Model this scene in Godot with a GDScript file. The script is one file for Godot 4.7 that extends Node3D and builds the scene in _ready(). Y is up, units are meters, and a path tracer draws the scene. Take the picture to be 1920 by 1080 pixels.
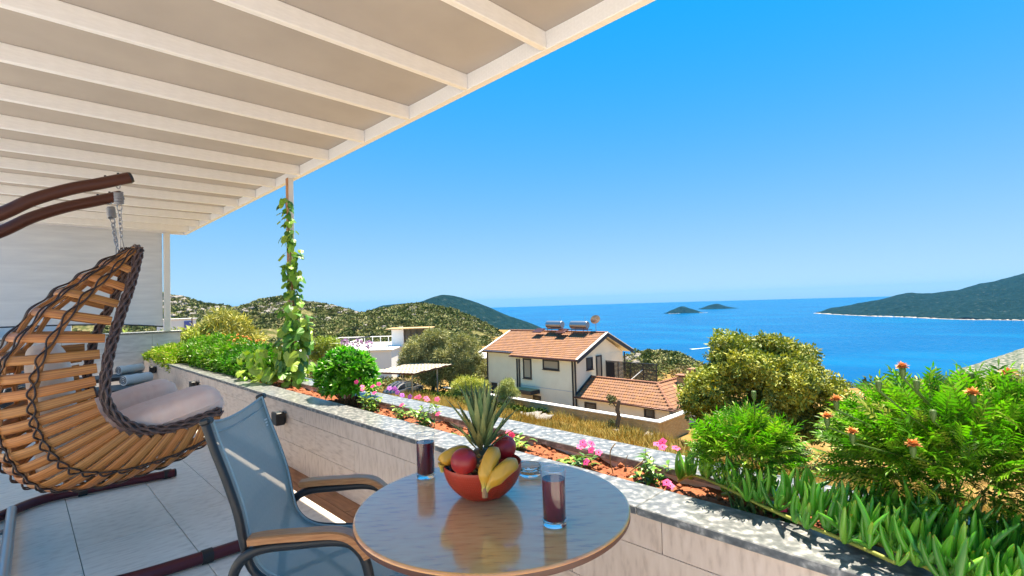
extends Node3D

# ---------------------------------------------------------------- mesh builder
class MB:
	var v := PackedVector3Array()
	var n := PackedVector3Array()
	var uv := PackedVector2Array()
	var c := PackedColorArray()
	var idx := PackedInt32Array()
	var tint := Color.WHITE

	func vert(p: Vector3, nn: Vector3, t := Vector2.ZERO) -> int:
		v.append(p); n.append(nn); uv.append(t); c.append(tint)
		return v.size() - 1

	func tri(a: Vector3, b: Vector3, d: Vector3) -> void:      # counter-clockwise seen from outside
		var nn := (b - a).cross(d - a).normalized()
		var s := vert(a, nn); vert(b, nn); vert(d, nn)
		idx.append_array([s, s + 2, s + 1])

	func quad(a: Vector3, b: Vector3, d: Vector3, e: Vector3) -> void:
		var nn := (b - a).cross(e - a).normalized()
		var s := vert(a, nn, Vector2(0, 0)); vert(b, nn, Vector2(1, 0)); vert(d, nn, Vector2(1, 1)); vert(e, nn, Vector2(0, 1))
		idx.append_array([s, s + 2, s + 1, s, s + 3, s + 2])

	func out_quad(a: Vector3, b: Vector3, d: Vector3, e: Vector3, mid: Vector3) -> void:
		if (b - a).cross(e - a).dot((a + d) * 0.5 - mid) < 0.0: quad(a, e, d, b)
		else: quad(a, b, d, e)

	func out_tri(a: Vector3, b: Vector3, d: Vector3, mid: Vector3) -> void:
		if (b - a).cross(d - a).dot((a + b + d) / 3.0 - mid) < 0.0: tri(a, d, b)
		else: tri(a, b, d)

	func box(p: Vector3, s: Vector3, bev := 0.0, bas := Basis()) -> void:
		var h := s * 0.5
		var q := {}
		for x in [-1, 1]:
			for y in [-1, 1]:
				for z in [-1, 1]:
					for a in 3:
						var w := Vector3(x * (h.x - bev), y * (h.y - bev), z * (h.z - bev))
						w[a] = [x, y, z][a] * h[a]
						q[[x, y, z, a]] = p + bas * w
		for g in [-1, 1]:
			out_quad(q[[g, -1, -1, 0]], q[[g, 1, -1, 0]], q[[g, 1, 1, 0]], q[[g, -1, 1, 0]], p)
			out_quad(q[[-1, g, -1, 1]], q[[1, g, -1, 1]], q[[1, g, 1, 1]], q[[-1, g, 1, 1]], p)
			out_quad(q[[-1, -1, g, 2]], q[[1, -1, g, 2]], q[[1, 1, g, 2]], q[[-1, 1, g, 2]], p)
		if bev <= 0.0: return
		for a in [-1, 1]:
			for b in [-1, 1]:
				out_quad(q[[a, b, -1, 0]], q[[a, b, 1, 0]], q[[a, b, 1, 1]], q[[a, b, -1, 1]], p)
				out_quad(q[[a, -1, b, 0]], q[[a, 1, b, 0]], q[[a, 1, b, 2]], q[[a, -1, b, 2]], p)
				out_quad(q[[-1, a, b, 1]], q[[1, a, b, 1]], q[[1, a, b, 2]], q[[-1, a, b, 2]], p)
				for g in [-1, 1]:
					out_tri(q[[a, b, g, 0]], q[[a, b, g, 1]], q[[a, b, g, 2]], p)

	# rows of points (each the same length) as one smooth sheet; wrap joins the last column to the first
	func grid(rows: Array, wrap := false, flip := false) -> void:
		var m: int = rows.size()
		var k: int = rows[0].size()
		var s := v.size()
		for j in m:
			for i in k:
				var pj: Vector3 = rows[mini(j + 1, m - 1)][i] - rows[maxi(j - 1, 0)][i]
				var i1 := (i + 1) % k if wrap else mini(i + 1, k - 1)
				var i0 := (i + k - 1) % k if wrap else maxi(i - 1, 0)
				var pi_: Vector3 = rows[j][i1] - rows[j][i0]
				var nn := pi_.cross(pj)
				if nn.length_squared() < 1e-16:
					var jj := clampi(j, 1, m - 2) if m > 2 else j
					nn = (rows[jj][i1] - rows[jj][i0]).cross(rows[mini(jj + 1, m - 1)][i] - rows[maxi(jj - 1, 0)][i])
				nn = nn.normalized()
				vert(rows[j][i], -nn if flip else nn, Vector2(float(i) / k, float(j) / m))
		for j in m - 1:
			for i in (k if wrap else k - 1):
				var a := s + j * k + i
				var b := s + j * k + (i + 1) % k
				if flip: idx.append_array([a, b, b + k, a, b + k, a + k])
				else: idx.append_array([a, b + k, b, a, a + k, b + k])

	# a bar along a path: round with radius r (a number or one per point), or flat with given up vectors
	func tube(pts: Array, r, seg := 8, closed := false, flat := 1.0, ups: Array = []) -> void:
		var m := pts.size()
		var rows := []
		var up := Vector3.ZERO
		for j in m:
			var a: Vector3 = pts[(j + m - 1) % m] if closed else pts[maxi(j - 1, 0)]
			var b: Vector3 = pts[(j + 1) % m] if closed else pts[mini(j + 1, m - 1)]
			var d := (b - a).normalized()
			if ups.size(): up = ups[j]
			elif j == 0: up = Vector3.UP if absf(d.y) < 0.9 else Vector3.RIGHT
			up = (up - d * up.dot(d)).normalized()
			var side := d.cross(up)
			var rr: float = r[j] if r is Array else r
			var row := PackedVector3Array()
			for i in seg:
				var w := TAU * i / seg
				row.append(pts[j] + side * cos(w) * rr + up * sin(w) * rr * flat)
			rows.append(row)
		if closed:
			rows.append(rows[0])
			grid(rows, true, true)
			return
		grid(rows, true, true)
		for e in [0, m - 1]:
			var mid := Vector3.ZERO
			for p in rows[e]: mid += p / seg
			for i in seg:
				if e == 0: tri(mid, rows[e][i], rows[e][(i + 1) % seg])
				else: tri(mid, rows[e][(i + 1) % seg], rows[e][i])

	func bar(a: Vector3, b: Vector3, r: float, seg := 8) -> void:
		tube([a, b], r, seg)

	func lathe(prof: Array, seg := 32, at := Vector3.ZERO, bas := Basis()) -> void:   # (radius, height) from the bottom outside up
		var rows := []
		for q in prof:
			var row := PackedVector3Array()
			for i in seg:
				var w := TAU * i / seg
				row.append(at + bas * Vector3(cos(w) * q.x, q.y, sin(w) * q.x))
			rows.append(row)
		grid(rows, true, true)

	func ball(p: Vector3, s: Vector3, rough := 0.0, seg := 10, e := 1.0, bas := Basis(), sd := 0) -> void:
		var rows := []
		for j in seg + 1:
			var a := -PI / 2 + PI * j / seg
			var row := PackedVector3Array()
			for i in seg * 2:
				var w := TAU * i / (seg * 2)
				var q := Vector3(sp(cos(a), e) * sp(cos(w), e), sp(sin(a), e), sp(cos(a), e) * sp(sin(w), e))
				if rough > 0.0: q *= 1.0 + rough * (sin(q.x * 5.1 + sd) * sin(q.y * 4.3 + sd * 2.0) + sin(q.z * 6.7 + q.x * 3.1 + sd * 1.7) * 0.7)
				row.append(p + bas * (q * s))
			rows.append(row)
		grid(rows, true, true)

	static func sp(x: float, e: float) -> float:
		return signf(x) * pow(absf(x), e)

	func append(o: MB, x: Transform3D) -> void:
		var s := v.size()
		v.append_array(x * o.v)
		var nb := x.basis.orthonormalized()
		for q in o.n: n.append(nb * q)
		uv.append_array(o.uv)
		if tint == Color.WHITE: c.append_array(o.c)
		else:
			for q in o.c: c.append(q * tint)
		for q in o.idx: idx.append(q + s)

	# a leaf from the origin along +Y, its face to +Z, drooping to -Z; folded along the midrib
	func leaf(x: Transform3D, len: float, wid: float, bend := 0.3, fold := 0.25, segs := 3) -> void:
		var s := v.size()
		for j in segs + 1:
			var f := float(j) / segs
			var w := wid * 0.5 * sin(PI * pow(lerpf(0.06, 0.985, f), 0.8))
			var y := len * f * (1.0 - absf(bend) * 0.2 * f)
			var z := -bend * len * f * f
			for k in [-1, 0, 1]:
				var p := Vector3(k * w, y, z + absf(k) * w * fold)
				var nn := Vector3(-k * fold, 2.0 * bend * f, 1.0).normalized()
				vert(x * p, (x.basis * nn).normalized())
		for j in segs:
			for k in 2:
				var a := s + j * 3 + k
				idx.append_array([a, a + 4, a + 1, a, a + 3, a + 4])

	func mesh() -> ArrayMesh:
		var a := []
		a.resize(Mesh.ARRAY_MAX)
		a[Mesh.ARRAY_VERTEX] = v
		a[Mesh.ARRAY_NORMAL] = n
		a[Mesh.ARRAY_TEX_UV] = uv
		a[Mesh.ARRAY_COLOR] = c
		a[Mesh.ARRAY_INDEX] = idx
		var m := ArrayMesh.new()
		m.add_surface_from_arrays(Mesh.PRIMITIVE_TRIANGLES, a)
		return m

# ---------------------------------------------------------------- small helpers
var rng := RandomNumberGenerator.new()
var used := {}
var M := {}

func V(x: float, y: float, z: float) -> Vector3: return Vector3(x, y, z)
func rf(a: float = -1.0, b: float = 1.0) -> float: return rng.randf_range(a, b)
func rdir() -> Vector3: return Vector3(rng.randfn(), rng.randfn(), rng.randfn()).normalized()
func C(r: float, g: float, b: float) -> Color: return Color(r, g, b)
func lin(r: float, g: float, b: float) -> Color: return Color(r, g, b).linear_to_srgb()

# the place seen along the terrace's diagonal: r metres to the right, f metres away from the terrace corner
func pl(r: float, f: float, y: float) -> Vector3: return V(0.7096 * r + 0.7046 * f, y, 0.7046 * r - 0.7096 * f)

func face_to(d: Vector3, face: Vector3) -> Basis:             # +Y along d, +Z towards face
	var y := d.normalized()
	var x := y.cross(face)
	if x.length_squared() < 1e-6: x = y.cross(Vector3(0.31, 0.2, 0.93))
	x = x.normalized()
	return Basis(x, y, x.cross(y))

func named(s: String) -> String:
	used[s] = used.get(s, 0) + 1
	return s if used[s] == 1 else "%s_%03d" % [s, used[s] - 1]

func tag(o: Node3D, label: String, category := "", group := "", kind := "") -> Node3D:
	if label: o.set_meta("label", label)
	if category: o.set_meta("category", category)
	if group: o.set_meta("group", group)
	if kind: o.set_meta("kind", kind)
	return o

func thing(called: String, label: String, category: String, at := Vector3.ZERO, turn := 0.0, group := "") -> Node3D:
	var o := Node3D.new()
	o.name = named(called)
	o.position = at
	o.rotation.y = turn
	add_child(o)
	return tag(o, label, category, group)

func put(called: String, mesh, mat: Material, parent: Node = null, x := Transform3D()) -> MeshInstance3D:
	var o := MeshInstance3D.new()
	o.mesh = mesh.mesh() if mesh is MB else mesh
	o.material_override = null
	o.mesh.surface_set_material(0, mat)
	o.transform = x
	if parent == null:
		o.name = named(called)
		add_child(o)
	else:
		o.name = called
		parent.add_child(o, true)
	return o

func inst(called: String, mesh: Mesh, mat: Material, parent: Node, x: Transform3D) -> MeshInstance3D:   # shares a mesh, has its own material
	var o := MeshInstance3D.new()
	o.mesh = mesh
	o.material_override = mat
	o.transform = x
	o.name = called
	parent.add_child(o, true)
	return o

func scatter(called: String, mesh: Mesh, mat: Material, xf: Array, cols: Array, parent: Node = null) -> MultiMeshInstance3D:
	var m := MultiMesh.new()
	m.transform_format = MultiMesh.TRANSFORM_3D
	m.use_colors = true
	mesh.surface_set_material(0, mat)
	m.mesh = mesh
	m.instance_count = xf.size()
	for k in xf.size():
		m.set_instance_transform(k, xf[k])
		m.set_instance_color(k, cols[k])
	var o := MultiMeshInstance3D.new()
	o.multimesh = m
	o.set_meta("kind", "stuff")
	if parent == null:
		o.name = named(called)
		add_child(o)
	else:
		o.name = called
		parent.add_child(o, true)
	return o

func noise(freq: float, cols: Array, size := 256, sd := 1, oct := 4, kind := FastNoiseLite.TYPE_SIMPLEX_SMOOTH, as_normal := false) -> NoiseTexture2D:
	var f := FastNoiseLite.new()
	f.noise_type = kind
	f.frequency = freq
	f.fractal_octaves = oct
	f.seed = sd
	var t := NoiseTexture2D.new()
	t.width = size
	t.height = size
	t.seamless = true
	t.noise = f
	if as_normal:
		t.as_normal_map = true
		t.bump_strength = 4.0
	elif cols.size():
		var g := Gradient.new()
		var off := PackedFloat32Array()
		var cc := PackedColorArray()
		for k in cols.size():
			off.append(float(k) / (cols.size() - 1) if not (cols[k] is Array) else cols[k][1])
			cc.append(cols[k] if not (cols[k] is Array) else cols[k][0])
		g.offsets = off
		g.colors = cc
		t.color_ramp = g
	return t

func mat(col: Color, rough := 0.7, metal := 0.0) -> StandardMaterial3D:
	var m := StandardMaterial3D.new()
	m.albedo_color = col
	m.roughness = rough
	m.metallic = metal
	return m

func leafmat(col: Color, back: Color, rough := 0.5) -> StandardMaterial3D:
	var m := mat(col, rough)
	m.vertex_color_use_as_albedo = true
	m.cull_mode = BaseMaterial3D.CULL_DISABLED
	m.backlight_enabled = true
	m.backlight = back
	return m

func texmat(t: Texture2D, scale: Vector3, rough := 0.8, tint := Color.WHITE, world := true) -> StandardMaterial3D:
	var m := mat(tint, rough)
	m.albedo_texture = t
	m.uv1_triplanar = true
	m.uv1_world_triplanar = world
	m.uv1_scale = scale
	return m

func bump(m: StandardMaterial3D, t: Texture2D, cm: float) -> StandardMaterial3D:
	m.heightmap_enabled = true
	m.heightmap_texture = t
	m.heightmap_scale = cm
	return m

func catmull(p: Array, per: int) -> Array:
	var out := []
	for j in p.size() - 1:
		for k in per:
			out.append(p[j].cubic_interpolate(p[j + 1], p[maxi(j - 1, 0)], p[mini(j + 2, p.size() - 1)], float(k) / per))
	out.append(p[-1])
	return out

func at(p: Array, t: float):                                   # smooth point t (0 .. size-1) of a list
	var j := clampi(int(t), 0, p.size() - 2)
	return p[j].cubic_interpolate(p[j + 1], p[maxi(j - 1, 0)], p[mini(j + 2, p.size() - 1)], t - j)

# ---------------------------------------------------------------- the scene
func _ready() -> void:
	rng.seed = 7
	var cam := Camera3D.new()
	cam.name = "camera"
	cam.transform = Transform3D(Basis(V(0.7099, -0.03025, 0.70366), V(-0.00053, 0.99905, 0.04349), V(-0.7043, -0.03125, 0.70921)).orthonormalized(), V(0, 1.31, 0))
	cam.fov = 60.23
	cam.near = 0.05
	cam.far = 60000.0
	cam.current = true
	add_child(cam)
	var sky := ProceduralSkyMaterial.new()
	sky.sky_top_color = lin(0.0, 0.14, 0.335)
	sky.sky_horizon_color = lin(0.20, 0.285, 0.325)
	sky.sky_curve = 0.12
	sky.ground_bottom_color = lin(0.02, 0.09, 0.2)
	sky.ground_horizon_color = lin(0.20, 0.285, 0.325)
	sky.sun_angle_max = 5.0
	sky.sky_energy_multiplier = 1.0
	var env := Environment.new()
	env.background_mode = Environment.BG_SKY
	env.sky = Sky.new()
	env.sky.sky_material = sky
	env.tonemap_mode = Environment.TONE_MAPPER_LINEAR
	env.tonemap_exposure = 3.0
	env.fog_enabled = true
	env.fog_density = 0.00002
	env.fog_light_color = Color(0.28, 0.70, 1.0)
	env.sdfgi_enabled = true
	env.ssao_enabled = true
	env.ssil_enabled = true
	var we := WorldEnvironment.new()
	we.name = "world_environment"
	we.environment = env
	add_child(we)
	var sun := DirectionalLight3D.new()
	sun.name = "sun"
	sun.light_energy = 1.6
	sun.light_color = Color(1.0, 0.945, 0.85)
	sun.light_angular_distance = 0.5
	sun.shadow_enabled = true
	var to_sun := V(1.0, 3.2, -0.16).normalized()
	sun.basis = Basis.looking_at(-to_sun, Vector3.RIGHT)
	add_child(sun)
	materials()
	sea_and_hills()
	ground()
	terrace()
	pergola()
	house()
	neighbours()
	trees()
	planting()
	swing()
	loungers()
	chair()
	table()
	small_details()

func materials() -> void:
	var fine := noise(0.05, [], 256, 5, 5)
	M.white = mat(lin(0.72, 0.69, 0.65), 0.45)
	M.beam = bump(texmat(noise(0.012, [lin(0.80, 0.80, 0.83), lin(0.87, 0.87, 0.90)], 256, 3), V(3, 14, 14), 0.45), noise(0.03, [], 256, 8, 4), 0.05)
	M.canvas = texmat(noise(0.008, [lin(0.31, 0.275, 0.25), lin(0.36, 0.32, 0.29)], 256, 4, 5), V(0.7, 0.7, 0.7), 0.9)
	M.canvas.backlight_enabled = true
	M.canvas.backlight = Color(0.45, 0.45, 0.45)
	M.screen = texmat(noise(0.01, [lin(0.60, 0.60, 0.62), lin(0.72, 0.72, 0.73)], 256, 14, 5), V(0.5, 3.5, 0.5), 0.9)
	M.screen.backlight_enabled = true
	M.screen.backlight = Color(0.5, 0.5, 0.5)
	M.tiles = []
	for k in 4:
		var cols := [lin(0.60, 0.53, 0.46), [lin(0.75, 0.67, 0.59), 0.4], lin(0.82, 0.75, 0.67)]
		cols[0] = [cols[0], 0.0]
		cols[2] = [cols[2], 1.0]
		var m := texmat(noise(0.011, cols, 512, 20 + k, 6), V(1.1, 1, 4.5).rotated(Vector3.UP, 0) if k % 2 == 0 else V(1.6, 1, 3.2), 0.42)
		m.uv1_offset = V(k * 0.37, 0, k * 0.61)
		M.tiles.append(bump(m, fine, 0.03))
	M.shade_tint_tile = bump(texmat(noise(0.010, [lin(0.30, 0.12, 0.05), lin(0.46, 0.21, 0.09)], 512, 31, 6), V(6, 1, 0.9), 0.5), fine, 0.03)  # brown paints the warm shade along the foot of the planter wall
	M.grout = mat(lin(0.13, 0.12, 0.12), 0.95)
	M.unseen_paving = texmat(noise(0.012, [lin(0.58, 0.54, 0.48), lin(0.70, 0.66, 0.60)], 256, 33, 5), V(0.8, 0.8, 0.8), 0.7)
	M.clad = []
	for k in 3:
		M.clad.append(bump(texmat(noise(0.012, [[lin(0.54, 0.42, 0.35), 0.0], [lin(0.70, 0.565, 0.475), 0.4], [lin(0.78, 0.65, 0.56), 1.0]], 512, 40 + k, 6), [V(1.2, 1.1, 4.2), V(1.0, 4.5, 1.1), V(1.1, 1.2, 3.4)][k], 0.6), fine, 0.04))
	M.grey_clad = bump(texmat(noise(0.012, [lin(0.42, 0.42, 0.44), lin(0.62, 0.62, 0.63)], 256, 47, 6), V(1.0, 3.0, 1.0), 0.7), fine, 0.04)
	var marble := noise(0.016, [[lin(0.085, 0.09, 0.095), 0.0], [lin(0.155, 0.165, 0.17), 0.42], [lin(0.205, 0.21, 0.21), 0.58], [lin(0.40, 0.40, 0.385), 0.80], [lin(0.26, 0.265, 0.26), 1.0]], 512, 51, 6)
	M.marble = texmat(marble, V(2.6, 2.6, 2.6), 0.28)
	M.soil = bump(texmat(noise(0.02, [lin(0.12, 0.035, 0.014), lin(0.27, 0.085, 0.032), lin(0.34, 0.13, 0.058)], 256, 55, 6), V(3, 3, 3), 0.95), noise(0.06, [], 256, 9, 5), 0.6)
	M.black = mat(lin(0.012, 0.012, 0.014), 0.45)
	M.brown_metal = mat(lin(0.09, 0.03, 0.018), 0.3, 0.35)
	M.maroon = mat(lin(0.075, 0.014, 0.025), 0.3, 0.3)
	M.steel = mat(lin(0.36, 0.36, 0.38), 0.35, 0.9)
	M.chrome = mat(lin(0.35, 0.37, 0.40), 0.3, 0.7)
	M.charcoal = mat(lin(0.022, 0.025, 0.03), 0.4, 0.2)
	M.slat = []
	for k in 3:
		var sm = mat(Color.WHITE, 0.45)
		sm.albedo_texture = noise(0.02, [lin(0.20 + k * 0.03, 0.07, 0.017), lin(0.44 + k * 0.03, 0.18, 0.043), lin(0.60 + k * 0.03, 0.28, 0.08)], 256, 60 + k, 3)
		sm.uv1_scale = V(2.5, 0.35, 1)
		M.slat.append(sm)
	M.wicker = texmat(noise(0.02, [lin(0.06, 0.032, 0.026), lin(0.20, 0.12, 0.10)], 128, 66, 3), V(20, 20, 20), 0.4)
	M.cord = mat(lin(0.04, 0.022, 0.018), 0.45)
	M.cushion = bump(texmat(noise(0.01, [lin(0.90, 0.57, 0.45), lin(0.93, 0.66, 0.54)], 256, 70, 4), V(4, 4, 4), 0.9), noise(0.012, [], 256, 71, 3), 0.5)
	M.cushion.rim_enabled = true
	M.cushion.rim = 0.4
	M.cream = bump(texmat(noise(0.01, [lin(0.80, 0.68, 0.60), lin(0.86, 0.75, 0.66)], 256, 72, 4), V(4, 4, 4), 0.9), noise(0.012, [], 256, 73, 3), 0.5)
	M.sling = texmat(noise(0.03, [lin(0.21, 0.29, 0.30), lin(0.28, 0.36, 0.36)], 256, 75, 4), V(30, 6, 30), 0.5, Color.WHITE, false)
	M.sling.transparency = BaseMaterial3D.TRANSPARENCY_ALPHA
	M.sling.albedo_color = Color(1, 1, 1, 0.86)
	M.hem = mat(lin(0.24, 0.36, 0.42), 0.5)
	M.teak = texmat(noise(0.013, [lin(0.36, 0.14, 0.05), lin(0.56, 0.27, 0.11)], 256, 77, 5), V(3, 26, 26), 0.35, Color.WHITE, false)
	M.top = texmat(noise(0.011, [[lin(0.52, 0.15, 0.028), 0.0], [lin(0.80, 0.30, 0.055), 0.3], [lin(0.86, 0.40, 0.11), 1.0]], 512, 79, 6), V(2.0, 1, 9).rotated(Vector3.UP, 0), 0.19, Color.WHITE, false)
	M.top.metallic_specular = 1.0
	M.top.clearcoat_enabled = true
	M.top.clearcoat = 1.0
	M.top.clearcoat_roughness = 0.09
	M.top.rim_enabled = true
	M.top.rim = 0.5
	M.top.rim_tint = 0.0
	M.edge = mat(lin(0.10, 0.04, 0.025), 0.5)
	M.glass = mat(Color(0.95, 0.98, 1.0, 0.0), 0.02)
	M.glass.transparency = BaseMaterial3D.TRANSPARENCY_ALPHA
	M.solid_glass = mat(Color(0.96, 0.99, 1.0, 0.0), 0.02)
	M.solid_glass.refraction_enabled = true
	M.solid_glass.refraction_scale = 0.05
	M.juice = mat(lin(0.085, 0.010, 0.022), 0.08)
	M.bowl = mat(lin(0.42, 0.035, 0.014), 0.38)
	M.mango = mat(Color.WHITE, 0.35)
	M.mango.vertex_color_use_as_albedo = true
	M.towel = bump(texmat(noise(0.05, [lin(0.62, 0.66, 0.70), lin(0.76, 0.79, 0.82)], 128, 81, 4), V(12, 12, 12), 0.95), noise(0.2, [], 128, 82, 2), 0.4)
	M.towel_dark = mat(lin(0.10, 0.11, 0.13), 0.95)
	M.mesh_grey = texmat(noise(0.03, [lin(0.07, 0.095, 0.11), lin(0.10, 0.13, 0.15)], 128, 83, 3), V(10, 10, 10), 0.7)
	M.bark = bump(texmat(noise(0.02, [lin(0.07, 0.05, 0.035), lin(0.22, 0.16, 0.11)], 256, 85, 5), V(6, 1.5, 6), 0.95), noise(0.05, [], 128, 86, 4), 1.5)
	M.vine_bark = bump(texmat(noise(0.03, [lin(0.16, 0.075, 0.03), lin(0.34, 0.18, 0.08)], 128, 87, 4), V(20, 4, 20), 0.9), noise(0.05, [], 128, 88, 4), 0.4)
	M.stem = mat(lin(0.16, 0.24, 0.05), 0.6)
	M.dry_stem = mat(lin(0.30, 0.19, 0.08), 0.8)
	M.marigold = leafmat(Color.WHITE, Color(0.6, 0.9, 0.12), 0.45)
	M.green = leafmat(Color.WHITE, Color(0.55, 0.85, 0.12), 0.4)
	M.olive = leafmat(Color.WHITE, Color(0.6, 0.6, 0.2), 0.6)
	M.succ = mat(lin(0.075, 0.28, 0.02), 0.28)
	M.succ.subsurf_scatter_enabled = true
	M.succ.subsurf_scatter_strength = 0.25
	M.succ_b = M.succ.duplicate()
	M.succ_b.albedo_color = lin(0.15, 0.36, 0.035)
	M.succ_c = M.succ.duplicate()
	M.succ_c.albedo_color = lin(0.05, 0.20, 0.02)
	M.succ_stem = mat(lin(0.26, 0.29, 0.045), 0.45)
	M.calyx = mat(lin(0.07, 0.13, 0.02), 0.5)
	M.petal = leafmat(Color.WHITE, Color(0.4, 0.15, 0.3), 0.6)
	M.straw = leafmat(Color.WHITE, Color(0.4, 0.3, 0.1), 0.9)
	M.ground = bump(texmat(noise(0.012, [lin(0.16, 0.09, 0.03), lin(0.27, 0.17, 0.055), lin(0.34, 0.24, 0.11)], 512, 90, 6), V(0.09, 0.09, 0.09), 0.98), noise(0.03, [], 256, 91, 5), 12.0)
	M.rock = bump(texmat(noise(0.02, [lin(0.16, 0.145, 0.13), lin(0.38, 0.35, 0.32)], 256, 92, 6), V(0.5, 0.5, 0.5), 0.95), noise(0.04, [], 256, 93, 5), 8.0)
	M.hill = texmat(noise(0.02, [[lin(0.05, 0.065, 0.02), 0.0], [lin(0.10, 0.105, 0.035), 0.45], [lin(0.20, 0.165, 0.08), 0.65], [lin(0.30, 0.25, 0.17), 1.0]], 512, 94, 6), V(0.016, 0.016, 0.016), 0.98)
	M.forest = bump(texmat(noise(0.02, [[lin(0.004, 0.016, 0.018), 0.0], [lin(0.008, 0.026, 0.026), 0.5], [lin(0.014, 0.034, 0.032), 0.74], [lin(0.11, 0.11, 0.105), 1.0]], 512, 95, 7), V(0.0022, 0.0022, 0.0022), 0.98), noise(0.12, [], 256, 96, 5), 900.0)
	M.headland = bump(texmat(noise(0.02, [[lin(0.03, 0.06, 0.03), 0.0], [lin(0.07, 0.10, 0.06), 0.45], [lin(0.33, 0.29, 0.26), 0.7], [lin(0.5, 0.46, 0.42), 1.0]], 512, 97, 7), V(0.008, 0.008, 0.008), 0.98), noise(0.12, [], 256, 98, 5), 200.0)
	M.shore = mat(lin(0.42, 0.37, 0.32), 0.95)
	M.scrub = leafmat(Color.WHITE, Color(0.15, 0.2, 0.1), 0.8)
	M.sea = mat(lin(0.0, 0.105, 0.25), 0.3)
	M.sea.metallic_specular = 0.06
	M.sea.normal_enabled = true
	M.sea.normal_texture = noise(0.02, [], 512, 99, 5, FastNoiseLite.TYPE_SIMPLEX_SMOOTH, true)
	M.sea.normal_scale = 0.12
	M.sea.uv1_triplanar = true
	M.sea.uv1_world_triplanar = true
	M.sea.uv1_scale = V(0.004, 0.004, 0.004)
	M.sea.roughness_texture = noise(0.012, [[Color(0.55, 0.55, 0.55), 0.0], [Color(0.8, 0.8, 0.8), 0.5], [Color(1, 1, 1), 1.0]], 512, 100, 5)
	M.sea.detail_enabled = true
	M.sea.detail_blend_mode = BaseMaterial3D.BLEND_MODE_MUL
	M.sea.detail_uv_layer = BaseMaterial3D.DETAIL_UV_2
	M.sea.detail_albedo = noise(0.008, [[Color(0.60, 0.82, 0.90), 0.0], [Color(0.78, 0.88, 0.94), 0.5], [Color(1, 0.97, 0.98), 0.72], [Color(1, 1, 1), 1.0]], 1024, 121, 7)
	M.sea.uv2_triplanar = true
	M.sea.uv2_world_triplanar = true
	M.sea.uv2_scale = V(0.00028, 0.0002, 0.00012)
	M.foam = mat(lin(0.75, 0.85, 0.9), 0.8)
	M.render_wall = bump(texmat(noise(0.01, [lin(0.82, 0.74, 0.56), lin(0.87, 0.80, 0.62)], 256, 101, 5), V(0.3, 0.3, 0.3), 0.9), fine, 0.2)
	M.frame = mat(lin(0.022, 0.022, 0.028), 0.4)
	M.pane = mat(lin(0.06, 0.08, 0.09), 0.04)
	M.curtain = mat(lin(0.34, 0.30, 0.24), 0.3)
	M.tile = mat(Color.WHITE, 0.8)
	M.tile.vertex_color_use_as_albedo = true
	M.fascia = mat(lin(0.78, 0.75, 0.68), 0.6)
	M.stone = bump(texmat(noise(0.02, [lin(0.44, 0.28, 0.12), lin(0.62, 0.44, 0.23)], 256, 103, 6), V(0.35, 0.9, 0.35), 0.95), noise(0.05, [], 256, 104, 5), 5.0)
	M.plaster_white = mat(lin(0.78, 0.77, 0.75), 0.8)
	M.car = mat(lin(0.20, 0.19, 0.19), 0.25, 0.5)
	M.rubber = mat(lin(0.015, 0.015, 0.015), 0.8)
	M.shade_cloth = mat(lin(0.62, 0.55, 0.42), 0.9)
	for k in ["hill", "forest", "headland", "scrub", "rock", "ground", "straw"]: M[k].metallic_specular = 0.1

# ---------------------------------------------------------------- sea, hills, ground
var hill_noise := FastNoiseLite.new()

func land(called: String, ridge: Array, foot: Array, back: Array, amp: float, freq: float, bulge: float, m: Material, nu := 90, nv := 26) -> Array:
	hill_noise.seed = called.length()
	hill_noise.fractal_octaves = 5
	hill_noise.frequency = freq
	var rows := []
	for j in nv * 2 + 1:
		var row := PackedVector3Array()
		for i in nu + 1:
			var t := float(i) / nu * (ridge.size() - 1)
			var r: Vector3 = at(ridge, t)
			var e: Vector3 = at(foot if j <= nv else back, t)
			var f := absf(float(j - nv)) / nv                    # 0 on the ridge, 1 at the foot
			var p := r.lerp(e, f)
			p.y = lerpf(e.y, r.y, 1.0 - f + bulge * sin(PI * f))
			var k := hill_noise.get_noise_3d(p.x, 0, p.z)
			p.y += k * amp * clampf((r.y - e.y) / 30.0, 0.0, 1.0) * (0.35 + 1.3 * f * (1.0 - f * 0.8))
			row.append(p)
		rows.append(row)
	var b := MB.new()
	b.grid(rows)
	tag(put(called, b, m), "", "", "", "structure")
	return rows

func on_rows(rows: Array, a: float, f: float) -> Vector3:      # a along, f = 0 foot .. 1 ridge .. 2 back
	var nv: int = (rows.size() - 1) / 2
	var x: float = clampf(a, 0, 0.999) * (rows[0].size() - 1)
	var y: float = clampf(f, 0, 1.999) * nv
	var i := int(x)
	var j := int(y)
	var p: Vector3 = rows[j][i].lerp(rows[j][i + 1], x - i)
	return p.lerp(rows[j + 1][i].lerp(rows[j + 1][i + 1], x - i), y - j)

func clump_mesh(n: int, size: float, len: float, wid: float) -> ArrayMesh:
	var b := MB.new()
	for k in n:
		var d := rdir()
		var p := d * size * pow(rng.randf(), 0.4)
		p.y *= 0.8
		var s := rf(0.75, 1.0)
		b.tint = Color(s, s, s)
		b.leaf(Transform3D(face_to((d + rdir() * 0.9 + V(0, 0.25, 0)).normalized(), rdir()), p), len * rf(0.7, 1.3), wid * rf(0.7, 1.2), rf(0.0, 0.4), 0.2, 2)
	return b.mesh()

func rock_mesh(sd: int) -> MB:
	var b := MB.new()
	b.ball(Vector3.ZERO, V(1, 0.8, 0.9), 0.22, 6, 0.8, Basis(), sd)
	return b

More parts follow.
